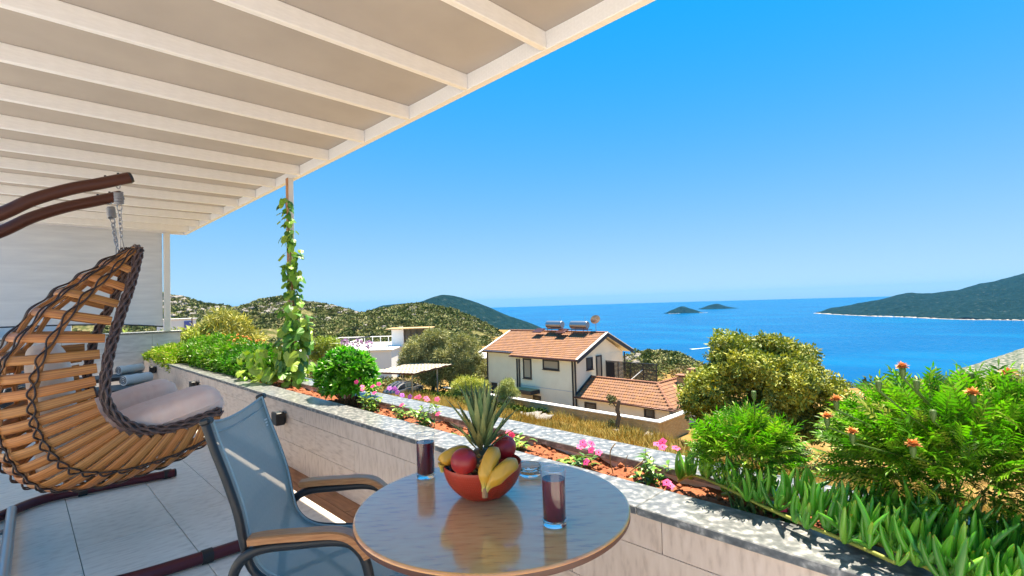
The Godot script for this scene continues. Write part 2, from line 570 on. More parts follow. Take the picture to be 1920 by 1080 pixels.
var scrub_mesh: ArrayMesh
func cover(rows: Array, n: int, smin: float, smax: float, cols: Array, called: String, f0 := 0.05, f1 := 1.15, clear := 0.0) -> void:
	var xf := []
	var cc := []
	var cn := FastNoiseLite.new()
	cn.frequency = 0.012
	for k in n:
		var p := on_rows(rows, rng.randf(), rf(f0, f1))
		if cn.get_noise_2d(p.x, p.z) < clear - rng.randf() * 0.35: continue
		var s := lerpf(smin, smax, pow(rng.randf(), 2.0))
		xf.append(Transform3D(Basis(Vector3.UP, rf(0, TAU)).scaled(V(s, s * rf(0.6, 0.9), s)), p + V(0, s * 0.3, 0)))
		var c: Color = cols[rng.randi() % cols.size()]
		cc.append(c * 1.7 * rf(0.7, 1.2))
	scatter(called, scrub_mesh, M.scrub, xf, cc)

func rocks(rows: Array, n: int, smin: float, smax: float, called: String, f0: float, f1: float, thr: float) -> void:
	var xf := []
	var cc := []
	var cn := FastNoiseLite.new()
	cn.seed = 4
	cn.frequency = 0.015
	for k in n:
		var p := on_rows(rows, rng.randf(), rf(f0, f1))
		if cn.get_noise_2d(p.x, p.z) < thr: continue
		var s := lerpf(smin, smax, pow(rng.randf(), 3.0))
		xf.append(Transform3D(Basis(rdir(), rf(0, TAU)).scaled(V(s, s * 0.8, s)), p))
		cc.append(Color.WHITE)
	scatter(called, rock_mesh(3).mesh(), M.rock, xf, cc)

func sea_and_hills() -> void:
	scrub_mesh = clump_mesh(44, 0.8, 0.6, 0.42)
	var b := MB.new()
	var rows := []
	for j in 41:
		var row := PackedVector3Array()
		var f := 300.0 * pow(1.115, j)
		for i in 33:
			var a := lerpf(-1.3, 1.5, i / 32.0)
			row.append(pl(sin(a) * f, cos(a) * f, -160))
		rows.append(row)
	b.grid(rows)
	tag(put("sea", b, M.sea), "", "", "", "structure")
	var away := pl(0, 1, 0)
	var off := func(r: Array, w: float, y: float) -> Array: return r.map(func(p): return Vector3(p.x + away.x * w, y, p.z + away.z * w))
	# far mountain across the bay
	var r := [V(1312,-63,-2719), V(1388,-36,-2642), V(1442,-8,-2587), V(1486,12,-2543), V(1573,23,-2456), V(1638,30,-2391), V(1692,52,-2336), V(1736,62,-2292), V(1790,48,-2239), V(1855,17,-2176), V(1920,-22,-2112), V(1986,-62,-2049), V(2051,-95,-1986), V(2105,-128,-1934), V(2160,-173,-1882)]
	land("mountain", r, off.call(r, -520, -168), off.call(r, 600, -168), 26, 0.004, 0.10, M.forest, 130, 40)
	# the long wooded peninsula at the right
	r = [V(4820,-163,-1210), V(4870,-152,-1165), V(4970,-114,-1062), V(5132,-76,-899), V(5262,-54,-769), V(5392,-14,-639), V(5521,-15,-510), V(5683,6,-348), V(5813,46,-218), V(5910,69,-120), V(6007,101,-22), V(6105,134,76), V(6299,176,271), V(6623,253,596), V(7012,282,983)]
	var shore := [V(4760,-164,-1190), V(4725,-164,-1140), V(4467,-164,-957), V(4185,-164,-737), V(4039,-164,-596), V(3949,-164,-474), V(3791,-164,-357), V(3653,-164,-231), V(3592,-164,-143), V(3595,-164,-82), V(3568,-164,-23), V(3542,-164,34), V(3494,-164,139), V(3455,-164,298), V(3424,-164,467)]
	land("peninsula", r, shore, r.map(func(p): return Vector3(p.x + 1500.0, -168, p.z - 250.0)), 55, 0.0022, 0.05, M.forest, 150, 40)
	shoreline("peninsula_shore", shore, 16.0)
	r = [V(5055,-161,-2714), V(5122,-117,-2646), V(5189,-87,-2578), V(5247,-110,-2521), V(5306,-136,-2464), V(5356,-168,-2416)]
	land("island", r, off.call(r, -160, -168), off.call(r, 180, -168), 14, 0.008, 0.15, M.forest, 50, 12)
	shoreline("island_shore", off.call(r, -135, -160), 9.0)
	r = [V(6800,-161,-3111), V(6869,-118,-3040), V(6975,-89,-2933), V(7055,-126,-2855), V(7173,-157,-2740)]
	land("island", r, off.call(r, -160, -168), off.call(r, 180, -168), 14, 0.008, 0.15, M.forest, 50, 12)
	# the low headland at the right, below the terrace
	r = [V(1228,-160,-86), V(1298,-153,-75), V(1384,-152,-59), V(1479,-152,-42), V(1625,-152,-18), V(1835,-152,19), V(2213,-152,91), V(2558,-152,196)]
	var foot := [V(1215,-164,-78), V(1180,-158,-50), V(1139,-150,-20), V(1079,-146,6), V(1022,-140,30), V(986,-136,60), V(978,-132,100), V(989,-130,150)]
	land("headland", r, foot, off.call(r, 40, -168), 9, 0.012, 0.06, M.headland, 90, 30)
	# three rocky hills at the left, and the crag beyond the house
	var A := [V(118,29,-756), V(133,23.6,-741), V(146,18.4,-729), V(158,12.6,-717), V(172,10,-703), V(191,5.2,-685), V(210,1.1,-666), V(229,-3.7,-647)]
	var rows_a := land("hill", A, off.call(A, -150, -19), off.call(A, 180, -30), 7, 0.02, 0.1, M.hill, 90, 24)
	var B := [V(132,-5.7,-490), V(140,0.6,-481), V(149,5.4,-472), V(157,10.7,-464), V(166,12.2,-455), V(172,10.5,-449), V(182,7.7,-439), V(189,6.5,-432), V(203,1.2,-419), V(213,-3.9,-410), V(223,-11.4,-400)]
	var rows_b := land("hill", B, off.call(B, -130, -18), off.call(B, 120, -40), 6, 0.025, 0.12, M.hill, 90, 24)
	var C := [V(149,-11.9,-332), V(159,-5.8,-322), V(172,-1.2,-309), V(182,0.9,-298), V(190,2.4,-290), V(198,1.7,-283), V(208,-1,-273), V(216,-5.7,-265), V(224,-10.8,-258), V(232,-17.7,-250), V(241,-28.3,-242)]
	var rows_c := land("hill", C, off.call(C, -125, -18), off.call(C, 90, -50), 5, 0.03, 0.12, M.hill, 90, 24)
	var D := [V(127,-19,-87), V(130,-15.4,-83), V(135,-15,-78), V(138,-15,-75), V(140,-15.6,-73), V(142,-17.2,-71), V(144,-19.5,-70), V(146,-24.4,-68)]
	var rows_d := land("crag", D, off.call(D, -34, -19), off.call(D, 40, -45), 2, 0.08, 0.15, M.hill, 60, 16)
	var greens := [C(0.10, 0.115, 0.035), C(0.15, 0.155, 0.06), C(0.20, 0.19, 0.085), C(0.07, 0.09, 0.03)]
	cover(rows_a, 2800, 1.2, 4.2, greens, "hillside_scrub", 0.05, 1.15, -0.1)
	cover(rows_b, 4000, 0.9, 3.0, greens, "hillside_scrub", 0.03, 1.15, -0.1)
	cover(rows_c, 5000, 0.7, 2.4, greens, "hillside_scrub", 0.03, 1.15, -0.15)
	cover(rows_d, 1100, 0.5, 1.7, greens, "crag_scrub", 0.0, 1.2, -0.1)
	rocks(rows_a, 1000, 0.8, 4.5, "hillside_rocks", 0.45, 1.1, -0.1)
	rocks(rows_b, 1400, 0.6, 3.0, "hillside_rocks", 0.5, 1.1, -0.15)
	rocks(rows_c, 800, 0.4, 2.0, "hillside_rocks", 0.3, 1.1, -0.05)
	rocks(rows_d, 900, 0.3, 1.4, "crag_rocks", 0.45, 1.25, -0.15)
	# a motor boat under way, and its wake
	var bt := thing("motor_boat", "small white motor boat trailing a wake far out on the bay", "boat", V(1502, -160, -722), 0.9)
	var hb := MB.new()
	hb.ball(V(0, 0.6, 0), V(6, 1.4, 1.9), 0, 8, 0.7)
	put("hull", hb, M.plaster_white, bt)
	hb = MB.new()
	hb.box(V(-0.8, 2.3, 0), V(3.6, 1.6, 2.2), 0.3)
	put("cabin", hb, M.pane, bt)
	hb = MB.new()
	var w := [V(1502, -159.7, -722), V(1530, -159.7, -712), V(1572, -159.7, -700), V(1640, -159.7, -686)]
	hb.tube(catmull(w, 5), [5.0, 6.0, 6.0, 5.5, 5.0, 4.5, 4.2, 4.0, 3.6, 3.4, 3.0, 2.6, 2.0, 1.6, 1.0, 0.5], 8, false, 0.05)
	tag(put("boat_wake", hb, M.foam), "", "", "", "stuff")

func shoreline(called: String, p: Array, w: float) -> void:
	var pts := catmull(p, 8)
	var rr := []
	for k in pts.size():
		pts[k].y = -160.5
		rr.append(w * rf(0.3, 1.2))
	var b := MB.new()
	b.tube(pts, rr, 6, false, 0.35)
	tag(put(called, b, M.shore), "", "", "", "structure")

func gy(x: float, z: float) -> float:                          # height of the ground outside the terrace
	var r := 0.7096 * x + 0.7046 * z
	var f := 0.7046 * x - 0.7096 * z
	var y := -1.9 - 0.2 * clampf(x, 2.0, 31.0)
	y -= 0.45 * smoothstep(-19.0, -17.0, z) * smoothstep(27.0, 31.0, x)
	y -= smoothstep(50.0, 150.0, f) * 9.0
	var q := r / maxf(f, 1.0)
	y -= smoothstep(0.0, 1.0, (f - lerpf(lerpf(150.0, 78.0, smoothstep(0.0, 0.12, q)), 50.0, smoothstep(0.3, 0.5, q))) / 150.0) * 170.0 * smoothstep(0.02, 0.14, q)
	y -= smoothstep(230.0, 600.0, f) * 12.0
	return y

func ground() -> void:
	var rows := []
	var g := FastNoiseLite.new()
	g.frequency = 0.15
	for j in 141:
		var row := PackedVector3Array()
		var z := 30.0 - 140.0 * (j / 140.0) - 700.0 * pow(j / 140.0, 4.0)
		for i in 121:
			var x := 2.4 + 70.0 * (i / 120.0) + 330.0 * pow(i / 120.0, 4.0)
			row.append(V(x, gy(x, z) + g.get_noise_2d(x, z) * 0.12, z))
		rows.append(row)
	var b := MB.new()
	b.grid(rows)
	tag(put("ground", b, M.ground), "", "", "", "structure")
	# dry grass on the slope between the terrace and the neighbour's wall
	var tuft := MB.new()
	for k in 16:
		var d := V(rf() * 0.55, 1.0, rf() * 0.55).normalized()
		var s := rf(0.7, 1.15)
		tuft.tint = Color(s, s, s * rf(0.7, 1.0))
		tuft.leaf(Transform3D(face_to(d, rdir()), V(rf(), 0, rf()) * 0.13), rf(0.25, 0.6), 0.022, rf(0.1, 0.5), 0.1, 2)
	var xf := []
	var cc := []
	var cn := FastNoiseLite.new()
	cn.frequency = 0.16
	for k in 15000:
		var x := rf(12.0, 30.2)
		var z := rf(-42.0, 4.0)
		var q := cn.get_noise_2d(x, z)
		if q < -0.22 and rng.randf() < 0.85: continue
		if x > 29.6 and z > -17.4: continue
		var s := rf(0.6, 1.35) * (0.9 + q)
		xf.append(Transform3D(Basis(Vector3.UP, rf(0, TAU)).scaled(V(s * 1.2, s, s * 1.2)), V(x, gy(x, z) - 0.02, z)))
		var k2 := clampf(0.5 + cn.get_noise_2d(x * 0.5 + 90.0, z * 0.5) * 1.4 + rf() * 0.25, 0, 1)
		cc.append(C(0.66, 0.52, 0.19).lerp(C(0.46, 0.33, 0.09), k2) if rng.randf() < 0.93 else C(0.12, 0.14, 0.03))
	scatter("dry_grass", tuft.mesh(), M.straw, xf, cc)
	var green := []
	var gc := []
	for k in 500:                                                # weeds along the foot of the wall and under the trees
		var x := rf(26.0, 30.0)
		var z := rf(-44.0, -27.0)
		green.append(Transform3D(Basis(Vector3.UP, rf(0, TAU)).scaled(Vector3.ONE * rf(0.25, 0.6)), V(x, gy(x, z) + 0.15, z)))
		gc.append([C(0.10, 0.14, 0.02), C(0.15, 0.17, 0.03), C(0.05, 0.09, 0.02)][rng.randi() % 3])
	scatter("green_weeds", scrub_mesh, M.scrub, green, gc)
	var sx := []
	var sc := []
	for k in 2600:                                               # low scrub on the slope beyond the houses
		var r := rf(-45.0, 75.0)
		var f := rf(50.0, 165.0)
		var p := pl(r, f, 0)
		p.y = gy(p.x, p.z)
		if p.y < -40.0: continue
		var s := rf(0.5, 1.5)
		sx.append(Transform3D(Basis(Vector3.UP, rf(0, TAU)).scaled(V(s, s * 0.75, s)), p + V(0, s * 0.3, 0)))
		sc.append([C(0.17, 0.19, 0.06), C(0.24, 0.22, 0.09), C(0.11, 0.14, 0.04), C(0.28, 0.22, 0.11)][rng.randi() % 4] * rf(0.8, 1.2))
	scatter("slope_scrub", clump_mesh(110, 0.9, 0.28, 0.16), M.scrub, sx, sc)
	var lab := ["pale flat boulder half buried in dry grass below the wall", "long pale limestone slab lying in the dry grass", "cream rock beside the corner of the stone wall", "small pale stone at the foot of the dead trunk", "broken pale rock left of the limestone slab"]
	var pos := [V(27.6, 0, -25.2), V(28.0, 0, -26.8), V(29.6, 0, -17.6), V(28.6, 0, -19.3), V(27.2, 0, -27.6)]
	var siz := [V(1.0, 0.35, 0.7), V(1.5, 0.3, 0.8), V(0.75, 0.5, 0.55), V(0.3, 0.25, 0.3), V(0.7, 0.3, 0.6)]
	for k in 5:
		var p: Vector3 = pos[k]
		p.y = gy(p.x, p.z) + 0.05
		var o := put("boulder", rock_mesh(k * 3 + 1), M.rock, null, Transform3D(Basis(Vector3.UP, k * 1.3).scaled(siz[k]), p))
		tag(o, lab[k], "boulder", "pale boulders in the dry grass")

# ---------------------------------------------------------------- terrace and planter
func terrace() -> void:
	var fl := Node3D.new()
	fl.name = "terrace_floor"
	tag(fl, "", "", "", "structure")
	add_child(fl)
	var b := MB.new()
	b.box(V(-0.03, -0.16, -2.0), V(3.32, 0.3, 18.4))
	put("grout_bed", b, M.grout, fl)
	b = MB.new()
	b.box(V(-3.42, -0.156, -2.0), V(3.6, 0.312, 18.4))  # sunlit floor out of view, placed to bounce light into the shade
	put("unseen_paving", b, M.unseen_paving, fl)
	var xs := [-1.55, -1.16, -0.695, -0.23, 0.235, 0.70, 1.035, 1.425, 1.49, 1.63]
	for i in xs.size() - 1:
		var w: float = xs[i + 1] - xs[i]
		var len := 0.93
		var z := 7.0 - fposmod(i * 0.37, 0.93)  # runs on unseen behind the camera, sunlit to brighten the shade
		if i >= 7: len = 1.24
		while z > -11.15:
			var z1 := maxf(z - len, -11.19)
			var t := MB.new()
			t.box(V(xs[i] + w / 2, -0.006 + rf() * 0.0006, (z + z1) / 2), V(w - 0.004, 0.012, z - z1 - 0.004), 0.0015)
			put("floor_tile", t, M.shade_tint_tile if i >= 7 else M.tiles[rng.randi() % 4], fl)  # last rows carry the orange wall shade in their colour
			z -= len
	# inner planter wall, towards the terrace
	var wall := thing("planter_wall", "low planter wall clad in pinkish tiles with a grey marble cap beside the terrace", "wall", V(1.71, 0, -4.85))
	b = MB.new()
	b.box(V(0.008, 0.262, 2.8), V(0.176, 0.526, 18.3))
	put("core", b, M.grout, wall)
	for row in 3:
		var y0: float = [0.0, 0.205, 0.41][row]
		var y1: float = [0.203, 0.408, 0.524][row]
		var z: float = 11.9 - [0.0, 0.31, 0.52][row]
		while z > -6.3:
			var z1 := maxf(z - 0.62, -6.33)
			var t := MB.new()
			t.box(V(-0.090, (y0 + y1) / 2, (z + z1) / 2), V(0.02 + rf() * 0.0008, y1 - y0, z - z1 - 0.003), 0.0015)
			put("wall_tile", t, M.clad[rng.randi() % 3], wall)
			z -= 0.62
	cap_slabs(wall, -0.115, 0.10, 11.95, -6.34, 0.527, 0.030)
	var w2 := thing("planter_wall", "outer planter wall with a marble cap towards the dry grass slope", "wall", V(2.16, 0, -4.85))
	b = MB.new()
	b.box(V(0, -0.65, 2.8), V(0.18, 2.352, 18.3))
	put("core", b, M.clad[1], w2)
	cap_slabs(w2, -0.105, 0.105, 11.95, -6.34, 0.527, 0.030)
	# soil
	var g := FastNoiseLite.new()
	g.frequency = 2.2
	g.fractal_octaves = 4
	var rows := []
	for j in 420:
		var row := PackedVector3Array()
		var z := 1.2 - 12.3 * j / 419.0
		for i in 12:
			var x := 1.795 + 0.28 * i / 11.0
			row.append(V(x, 0.508 + g.get_noise_2d(x * 2.0, z * 2.0) * 0.035, z))
		rows.append(row)
	b = MB.new()
	b.grid(rows)
	tag(put("soil", b, M.soil), "", "", "", "structure")
	var xf := []
	var cc := []
	for k in 1500:
		var x := rf(1.81, 2.06)
		var z := rf(-6.0, 0.4)
		var s := 0.003 + 0.011 * pow(rng.randf(), 3.0)
		xf.append(Transform3D(Basis(rdir(), rf(0, TAU)).scaled(V(s, s * 0.8, s)), V(x, 0.510 + g.get_noise_2d(x * 2.0, z * 2.0) * 0.035 + s * 0.3, z)))
		cc.append(Color.WHITE)
	scatter("soil_clods", rock_mesh(7).mesh(), M.soil, xf, cc)
	var bed := MB.new()
	bed.box(V(1.934, 0.22, -2.0), V(0.27, 0.48, 18.3))
	tag(put("soil_bed", bed, M.soil), "", "", "", "structure")
	# end wall and its screen
	var ew := thing("end_wall", "grey tiled low wall closing the far end of the terrace", "wall", V(0.1, 0, -11.3))
	b = MB.new()
	b.box(V(-1.6, 0.48, 0), V(7.36, 0.96, 0.16))
	put("core", b, M.grout, ew)
	for row in 3:
		var x := -2.08
		while x < 2.05:
			var x1 := minf(x + 0.62, 2.08)
			var t := MB.new()
			t.box(V((x + x1) / 2, 0.16 + row * 0.32, 0.086), V(x1 - x - 0.004, 0.316, 0.014 + rf() * 0.001), 0.0015)
			put("wall_tile", t, M.grey_clad, ew)
			x = x1
	b = MB.new()
	b.box(V(-1.6, 0.978, 0.01), V(7.4, 0.035, 0.22), 0.004)
	put("cap", b, M.marble, ew)
	# unseen white walls, out of view, placed to bounce sunlight under the pergola
	b = MB.new()
	b.box(V(-5.3, 1.45, -2.1), V(0.2, 3.3, 18.6), 0.01)
	tag(put("unseen_bounce_wall", b, M.white, null), "", "", "", "structure")
	b = MB.new()
	b.box(V(-1.8, 0.45, 7.3), V(7.0, 1.3, 0.2), 0.01)
	tag(put("unseen_bounce_wall", b, M.white, null), "", "", "", "structure")
	var pw := thing("white_block", "white block filling the bright band under the fabric screen at the far left", "wall", V(-0.5, 0, -12.6))  # white block standing in for the bright band below the screen
	b = MB.new()
	b.box(V(0, 0.64, 0), V(2.4, 1.28, 0.15), 0.01)
	put("wall", b, M.plaster_white, pw)
	b = MB.new()
	b.box(V(0, 1.3, 0), V(2.46, 0.04, 0.22), 0.005)
	put("coping", b, M.plaster_white, pw)
	var sc := thing("fabric_screen", "grey fabric wind screen hanging at the far end of the terrace", "screen", V(0, 0, -10.95))
	rows = []
	for j in 12:
		var row := PackedVector3Array()
		for i in 30:
			var x := lerpf(-0.5, 1.86, i / 29.0)
			var low := 1.19 - 0.10 * pow(maxf(0.0, (x + 0.3) / 2.16), 3.0)
			row.append(V(x, lerpf(2.80, low, j / 11.0), 0.012 * sin(x * 2.3 + j * 0.3)))
		rows.append(row)
	b = MB.new()
	b.grid(rows)
	put("fabric", b, M.screen, sc)
	b = MB.new()
	var hem := []
	for q in rows[11]: hem.append(q + V(0, -0.008, 0.004))
	b.tube(hem, 0.012, 6)
	put("hem", b, M.charcoal, sc)
	for k in 3:
		var z: float = [-4.42, -7.3, -10.02][k]
		var l := thing("wall_light", ["black box wall light nearest the table on the planter wall", "black box wall light beside the pink cushions on the planter wall", "black box wall light farthest along the planter wall"][k], "wall light", V(1.6, 0.40, z), 0, "black box wall lights on the planter wall")
		b = MB.new()
		b.box(V(-0.045, 0, 0), V(0.075, 0.105, 0.115), 0.006)
		put("housing", b, M.black, l)
		b = MB.new()
		b.box(V(-0.004, 0, 0), V(0.010, 0.085, 0.095), 0.002)
		put("bracket", b, M.charcoal, l)
		b = MB.new()
		b.box(V(-0.045, 0.0535, 0), V(0.05, 0.003, 0.085), 0.001)
		put("lens", b, M.pane, l)

func cap_slabs(wall: Node3D, x0: float, x1: float, z0: float, z1: float, y: float, h: float) -> void:
	var z := z0
	while z > z1 + 0.05:
		var e := maxf(z - 0.9, z1)
		var t := MB.new()
		t.box(V((x0 + x1) / 2, y + h / 2, (z + e) / 2), V(x1 - x0, h, z - e - 0.002), 0.003)
		put("cap_slab", t, M.marble, wall)
		z = e

func pergola() -> void:
	var p := thing("pergola", "white timber pergola with a beige canvas roof over the terrace", "pergola", V(2.2, 0, -5.7))
	for k in range(-2, 13):
		var z := -1.866 - 0.7238 * k - 0.02 + 5.7
		var b := MB.new()
		b.box(V(-1.35, 2.852, z), V(2.70, 0.104, 0.042), 0.004)
		put("rafter", b, M.beam, p)
	var b := MB.new()
	b.box(V(0.028, 2.857, -0.01), V(0.056, 0.115, 10.64), 0.004)
	put("edge_beam", b, M.beam, p)
	b = MB.new()
	b.box(V(-1.35, 2.852, -5.30), V(2.70, 0.11, 0.06), 0.004)
	put("end_beam", b, M.beam, p)
	b = MB.new()
	b.box(V(-1.35, 2.857, 5.28), V(2.70, 0.115, 0.06), 0.004)  # near end out of view, set short so sun reaches the floor
	put("end_beam", b, M.beam, p)
	b = MB.new()
	b.box(V(-2.73, 2.857, -0.01), V(0.056, 0.115, 10.64), 0.004)  # inner end, also out of view and set short to let sun in
	put("end_beam", b, M.beam, p)
	var rows := []
	for j in 120:
		var row := PackedVector3Array()
		for i in 20:
			row.append(V(lerpf(-2.76, 0.05, i / 19.0), 2.907 - 0.006 * absf(sin((j / 119.0 * 10.64 + 0.28) * PI / 0.7238)) , lerpf(-5.33, 5.31, j / 119.0)))
		rows.append(row)
	b = MB.new()
	b.grid(rows)
	put("canvas_roof", b, M.canvas, p)
	b = MB.new()
	b.box(V(-0.03, 1.678, 0), V(0.06, 2.242, 0.06), 0.004)
	put("post", b, M.white, p)
	b = MB.new()
	b.box(V(-0.0615, 1.678, 0), V(0.006, 2.242, 0.062), 0.001)  # brown sheet paints the shaded side of the white post
	put("post_shade_face", b, M.teak, p)
	b = MB.new()
	b.box(V(-0.28, 1.898, -5.2), V(0.09, 1.802, 0.09), 0.004)
	put("post", b, M.white, p)
	b = MB.new()
	b.box(V(-0.03, 0.562, 0), V(0.13, 0.008, 0.13), 0.002)
	put("post_foot", b, M.white, p)
	for z in [-5.2, -0.2, 5.1]:
		b = MB.new()
		b.box(V(-2.73, 1.40, z), V(0.08, 2.798, 0.08), 0.004)
		put("post", b, M.white, p)

# ---------------------------------------------------------------- the neighbour's house
# rows of clay tiles on a slope: o lower left corner, u along the eave, w up the slope; lo/hi give each row's extent along u
func roof_tiles(b: MB, o: Vector3, u: Vector3, w: Vector3, slope: float, lo: Callable, hi: Callable) -> void:
	var nn := u.cross(w).normalized()
	if nn.y < 0: nn = -nn
	var step := 0.33
	var k := 0
	while k * step < slope:
		var s0 := k * step
		var s1 := minf(s0 + step + 0.03, slope + 0.03)
		var x: float = lo.call(s0)
		var e: float = hi.call(s0)
		while x < e - 0.05:
			var x1 := minf(x + 0.23, e)
			var q := rf(0.82, 1.12)
			var hue := rf(-0.02, 0.02)
			b.tint = Color((0.25 + hue * 0.7) * q, 0.115 * q, (0.055 - hue * 0.7) * q)
			var rows := []
			for j in 2:
				var s := s0 if j == 0 else s1
				var lift := 0.05 if j == 0 else 0.012
				var row := PackedVector3Array()
				for i in 5:
					var f := i / 4.0
					row.append(o + u * lerpf(x, x1, f) + w * s + nn * (lift + 0.03 * sin(PI * f)))
				rows.append(row)
			b.grid(rows, false, u.cross(w).y < 0)
			var fr: PackedVector3Array = rows[0]
			for i in 4: b.out_quad(fr[i] - nn * 0.05, fr[i + 1] - nn * 0.05, fr[i + 1], fr[i], fr[i] + w * 5.0)
			x = x1
		k += 1
	b.tint = Color.WHITE

func ridge_tiles(b: MB, a: Vector3, e: Vector3) -> void:
	var d := (e - a).normalized()
	var l := a.distance_to(e)
	var x := 0.0
	while x < l:
		var q := rf(0.85, 1.1)
		b.tint = Color(0.26 * q, 0.11 * q, 0.06 * q)
		b.tube([a + d * x, a + d * minf(x + 0.36, l)], [0.13, 0.105], 8, false, 0.75)
		x += 0.34
	b.tint = Color.WHITE

func window(house: Node3D, p: Vector3, w: float, h: float, n: Vector3, drawn := false, called := "window") -> void:   # p centre, n outward
	var u := Vector3.UP.cross(n)
	var bas := Basis(u, Vector3.UP, n)
	var b := MB.new()
	var t := 0.13
	b.box(p + bas * V(0, h / 2 - t / 2, 0.03), V(w, t, 0.10), 0.008, bas)
	b.box(p + bas * V(0, -h / 2 + t / 2, 0.03), V(w, t, 0.10), 0.008, bas)
	b.box(p + bas * V(-w / 2 + t / 2, 0, 0.03), V(t, h - 2 * t, 0.10), 0.008, bas)
	b.box(p + bas * V(w / 2 - t / 2, 0, 0.03), V(t, h - 2 * t, 0.10), 0.008, bas)
	var f := put(called, b, M.frame, house)
	b = MB.new()
	b.box(p + bas * V(0, 0, 0.004), V(w - 2 * t, h - 2 * t, 0.03), 0, bas)
	put("pane", b, M.curtain if drawn else M.pane, f)
	b = MB.new()
	b.box(p + bas * V(0, -h / 2 - 0.03, 0.06), V(w + 0.1, 0.05, 0.16), 0.008, bas)
	put("sill", b, M.frame, f)

func house() -> void:
	var h := thing("house", "cream two-storey house with terracotta tile roofs below the terrace", "house", V(33.43, -9.0, -26.24))
	var o := h.position
	var loc := func(x: float, y: float, z: float) -> Vector3: return V(x, y, z) - o
	var b := MB.new()
	# main walls: front part, recessed left part, gable prism
	b.box(loc.call(37.0, -6.3, -29.97), V(7.14, 5.6, 7.46))
	put("wall", b, M.render_wall, h)
	b = MB.new()
	b.box(loc.call(37.3, -6.3, -35.95), V(6.54, 5.6, 4.5))
	put("wall", b, M.render_wall, h)
	b = MB.new()                                                  # gable wall and the body under the roof
	var g0 := [loc.call(33.44, -3.55, -26.26), loc.call(40.56, -3.55, -26.26), loc.call(37.55, -1.98, -26.26)]
	var g1 := [loc.call(33.44, -3.55, -38.1), loc.call(40.56, -3.55, -38.1), loc.call(37.55, -1.98, -38.1)]
	var mid: Vector3 = loc.call(37, -3.0, -32)
	b.out_tri(g0[0], g0[1], g0[2], mid)
	put("gable", b, M.render_wall, h)
	b = MB.new()
	b.out_tri(g1[0], g1[1], g1[2], mid)
	put("gable", b, M.render_wall, h)
	# main roof: two slopes with the ridge along z
	var ridge := V(37.6, -1.62, 0)
	for side in 2:
		var ex := 33.05 if side == 0 else 41.75
		var ey := -3.60 if side == 0 else -3.48
		var w := V(37.6 - ex, -1.62 - ey, 0)
		var sl := w.length()
		w = w.normalized()
		var zr := -25.85
		b = MB.new()
		var db := Basis(w, w.cross(V(0, 0, 1)) * -1.0, V(0, 0, 1))
		b.box(loc.call((ex + 37.6) / 2, (ey - 1.62) / 2 - 0.09, -29.95), V(sl - 0.05, 0.14, 8.1), 0, db)
		put("roof_deck", b, M.fascia, h)
		b = MB.new()
		var cut := 0.6 if side == 0 else 0.0
		var dm: Vector3 = loc.call(ex, ey - 0.09, -36.2) + w * (sl + cut) / 2
		b.box(dm, V(sl - cut - 0.05, 0.14, 4.3), 0, db)
		put("roof_deck", b, M.fascia, h)
		b = MB.new()
		if side == 0:
			roof_tiles(b, loc.call(ex, ey, zr), V(0, 0, -1), w, sl, func(s): return 0.05, func(s): return 8.1 if s < 0.6 else 12.5)
		else:
			roof_tiles(b, loc.call(ex, ey, zr), V(0, 0, -1), w, sl, func(s): return 0.05, func(s): return 12.5)
		tag(put("roof_tiles", b, M.tile, h), "", "", "", "stuff")
		b = MB.new()                                              # verge boards
		var a1: Vector3 = loc.call(ex, ey - 0.02, zr + 0.03)
		var a2: Vector3 = loc.call(37.6, -1.64, zr + 0.03)
		var bas := Basis(w, w.cross(V(0, 0, 1)) * -1.0, V(0, 0, 1))
		b.box((a1 + a2) / 2 - V(0, 0.10, 0), V(sl + 0.06, 0.36, 0.06), 0.01, bas)
		put("verge_board", b, M.frame, h)
		b = MB.new()
		b.box((a1 + a2) / 2 + V(0, 0.10, -0.06), V(sl + 0.1, 0.07, 0.22), 0.01, bas)
		put("verge_capping", b, M.fascia, h)
		b = MB.new()
		b.box((a1 + a2) / 2 + V(0, 0.10, -12.45), V(sl + 0.1, 0.07, 0.22), 0.01, bas)
		put("verge_capping", b, M.fascia, h)
		b = MB.new()
		if side == 0:
			b.tube([loc.call(ex - 0.06, ey - 0.06, zr), loc.call(ex - 0.06, ey - 0.06, -33.9)], 0.065, 8)
			b.tube([loc.call(ex + 0.5, ey + 0.15, -33.9), loc.call(ex + 0.5, ey + 0.15, -38.4)], 0.065, 8)
		else:
			b.tube([loc.call(ex + 0.06, ey - 0.06, zr), loc.call(ex + 0.06, ey - 0.06, -38.4)], 0.065, 8)
		put("gutter", b, M.brown_metal, h)
	b = MB.new()
	ridge_tiles(b, loc.call(37.6, -1.55, -25.85), loc.call(37.6, -1.55, -38.4))
	put("ridge", b, M.tile, h)
	# downpipes at the corners and beside the tall window
	for q in [[33.36, -26.32, -3.7, -8.6], [33.36, -26.62, -3.7, -8.6], [33.36, -32.95, -3.9, -6.6], [33.36, -33.25, -3.9, -6.6], [33.96, -38.1, -3.6, -8.5], [40.7, -26.15, -3.6, -5.9]]:
		b = MB.new()
		b.box(loc.call(q[0], (q[2] + q[3]) / 2, q[1]), V(0.12, q[2] - q[3], 0.12), 0.02)
		put("downpipe", b, M.frame, h)
	b = MB.new()
	b.box(loc.call(33.425, -6.35, -30.1), V(0.03, 0.05, 7.1))
	put("floor_line", b, M.grey_clad, h)
	var nx := V(-1, 0, 0)
	var nz := V(0, 0, 1)
	window(h, loc.call(33.43, -4.75, -31.95), 1.05, 1.85, nx, true)
	window(h, loc.call(33.43, -4.22, -29.05), 1.9, 0.88, nx, true)
	window(h, loc.call(33.43, -7.5, -30.85), 0.95, 0.75, nx)
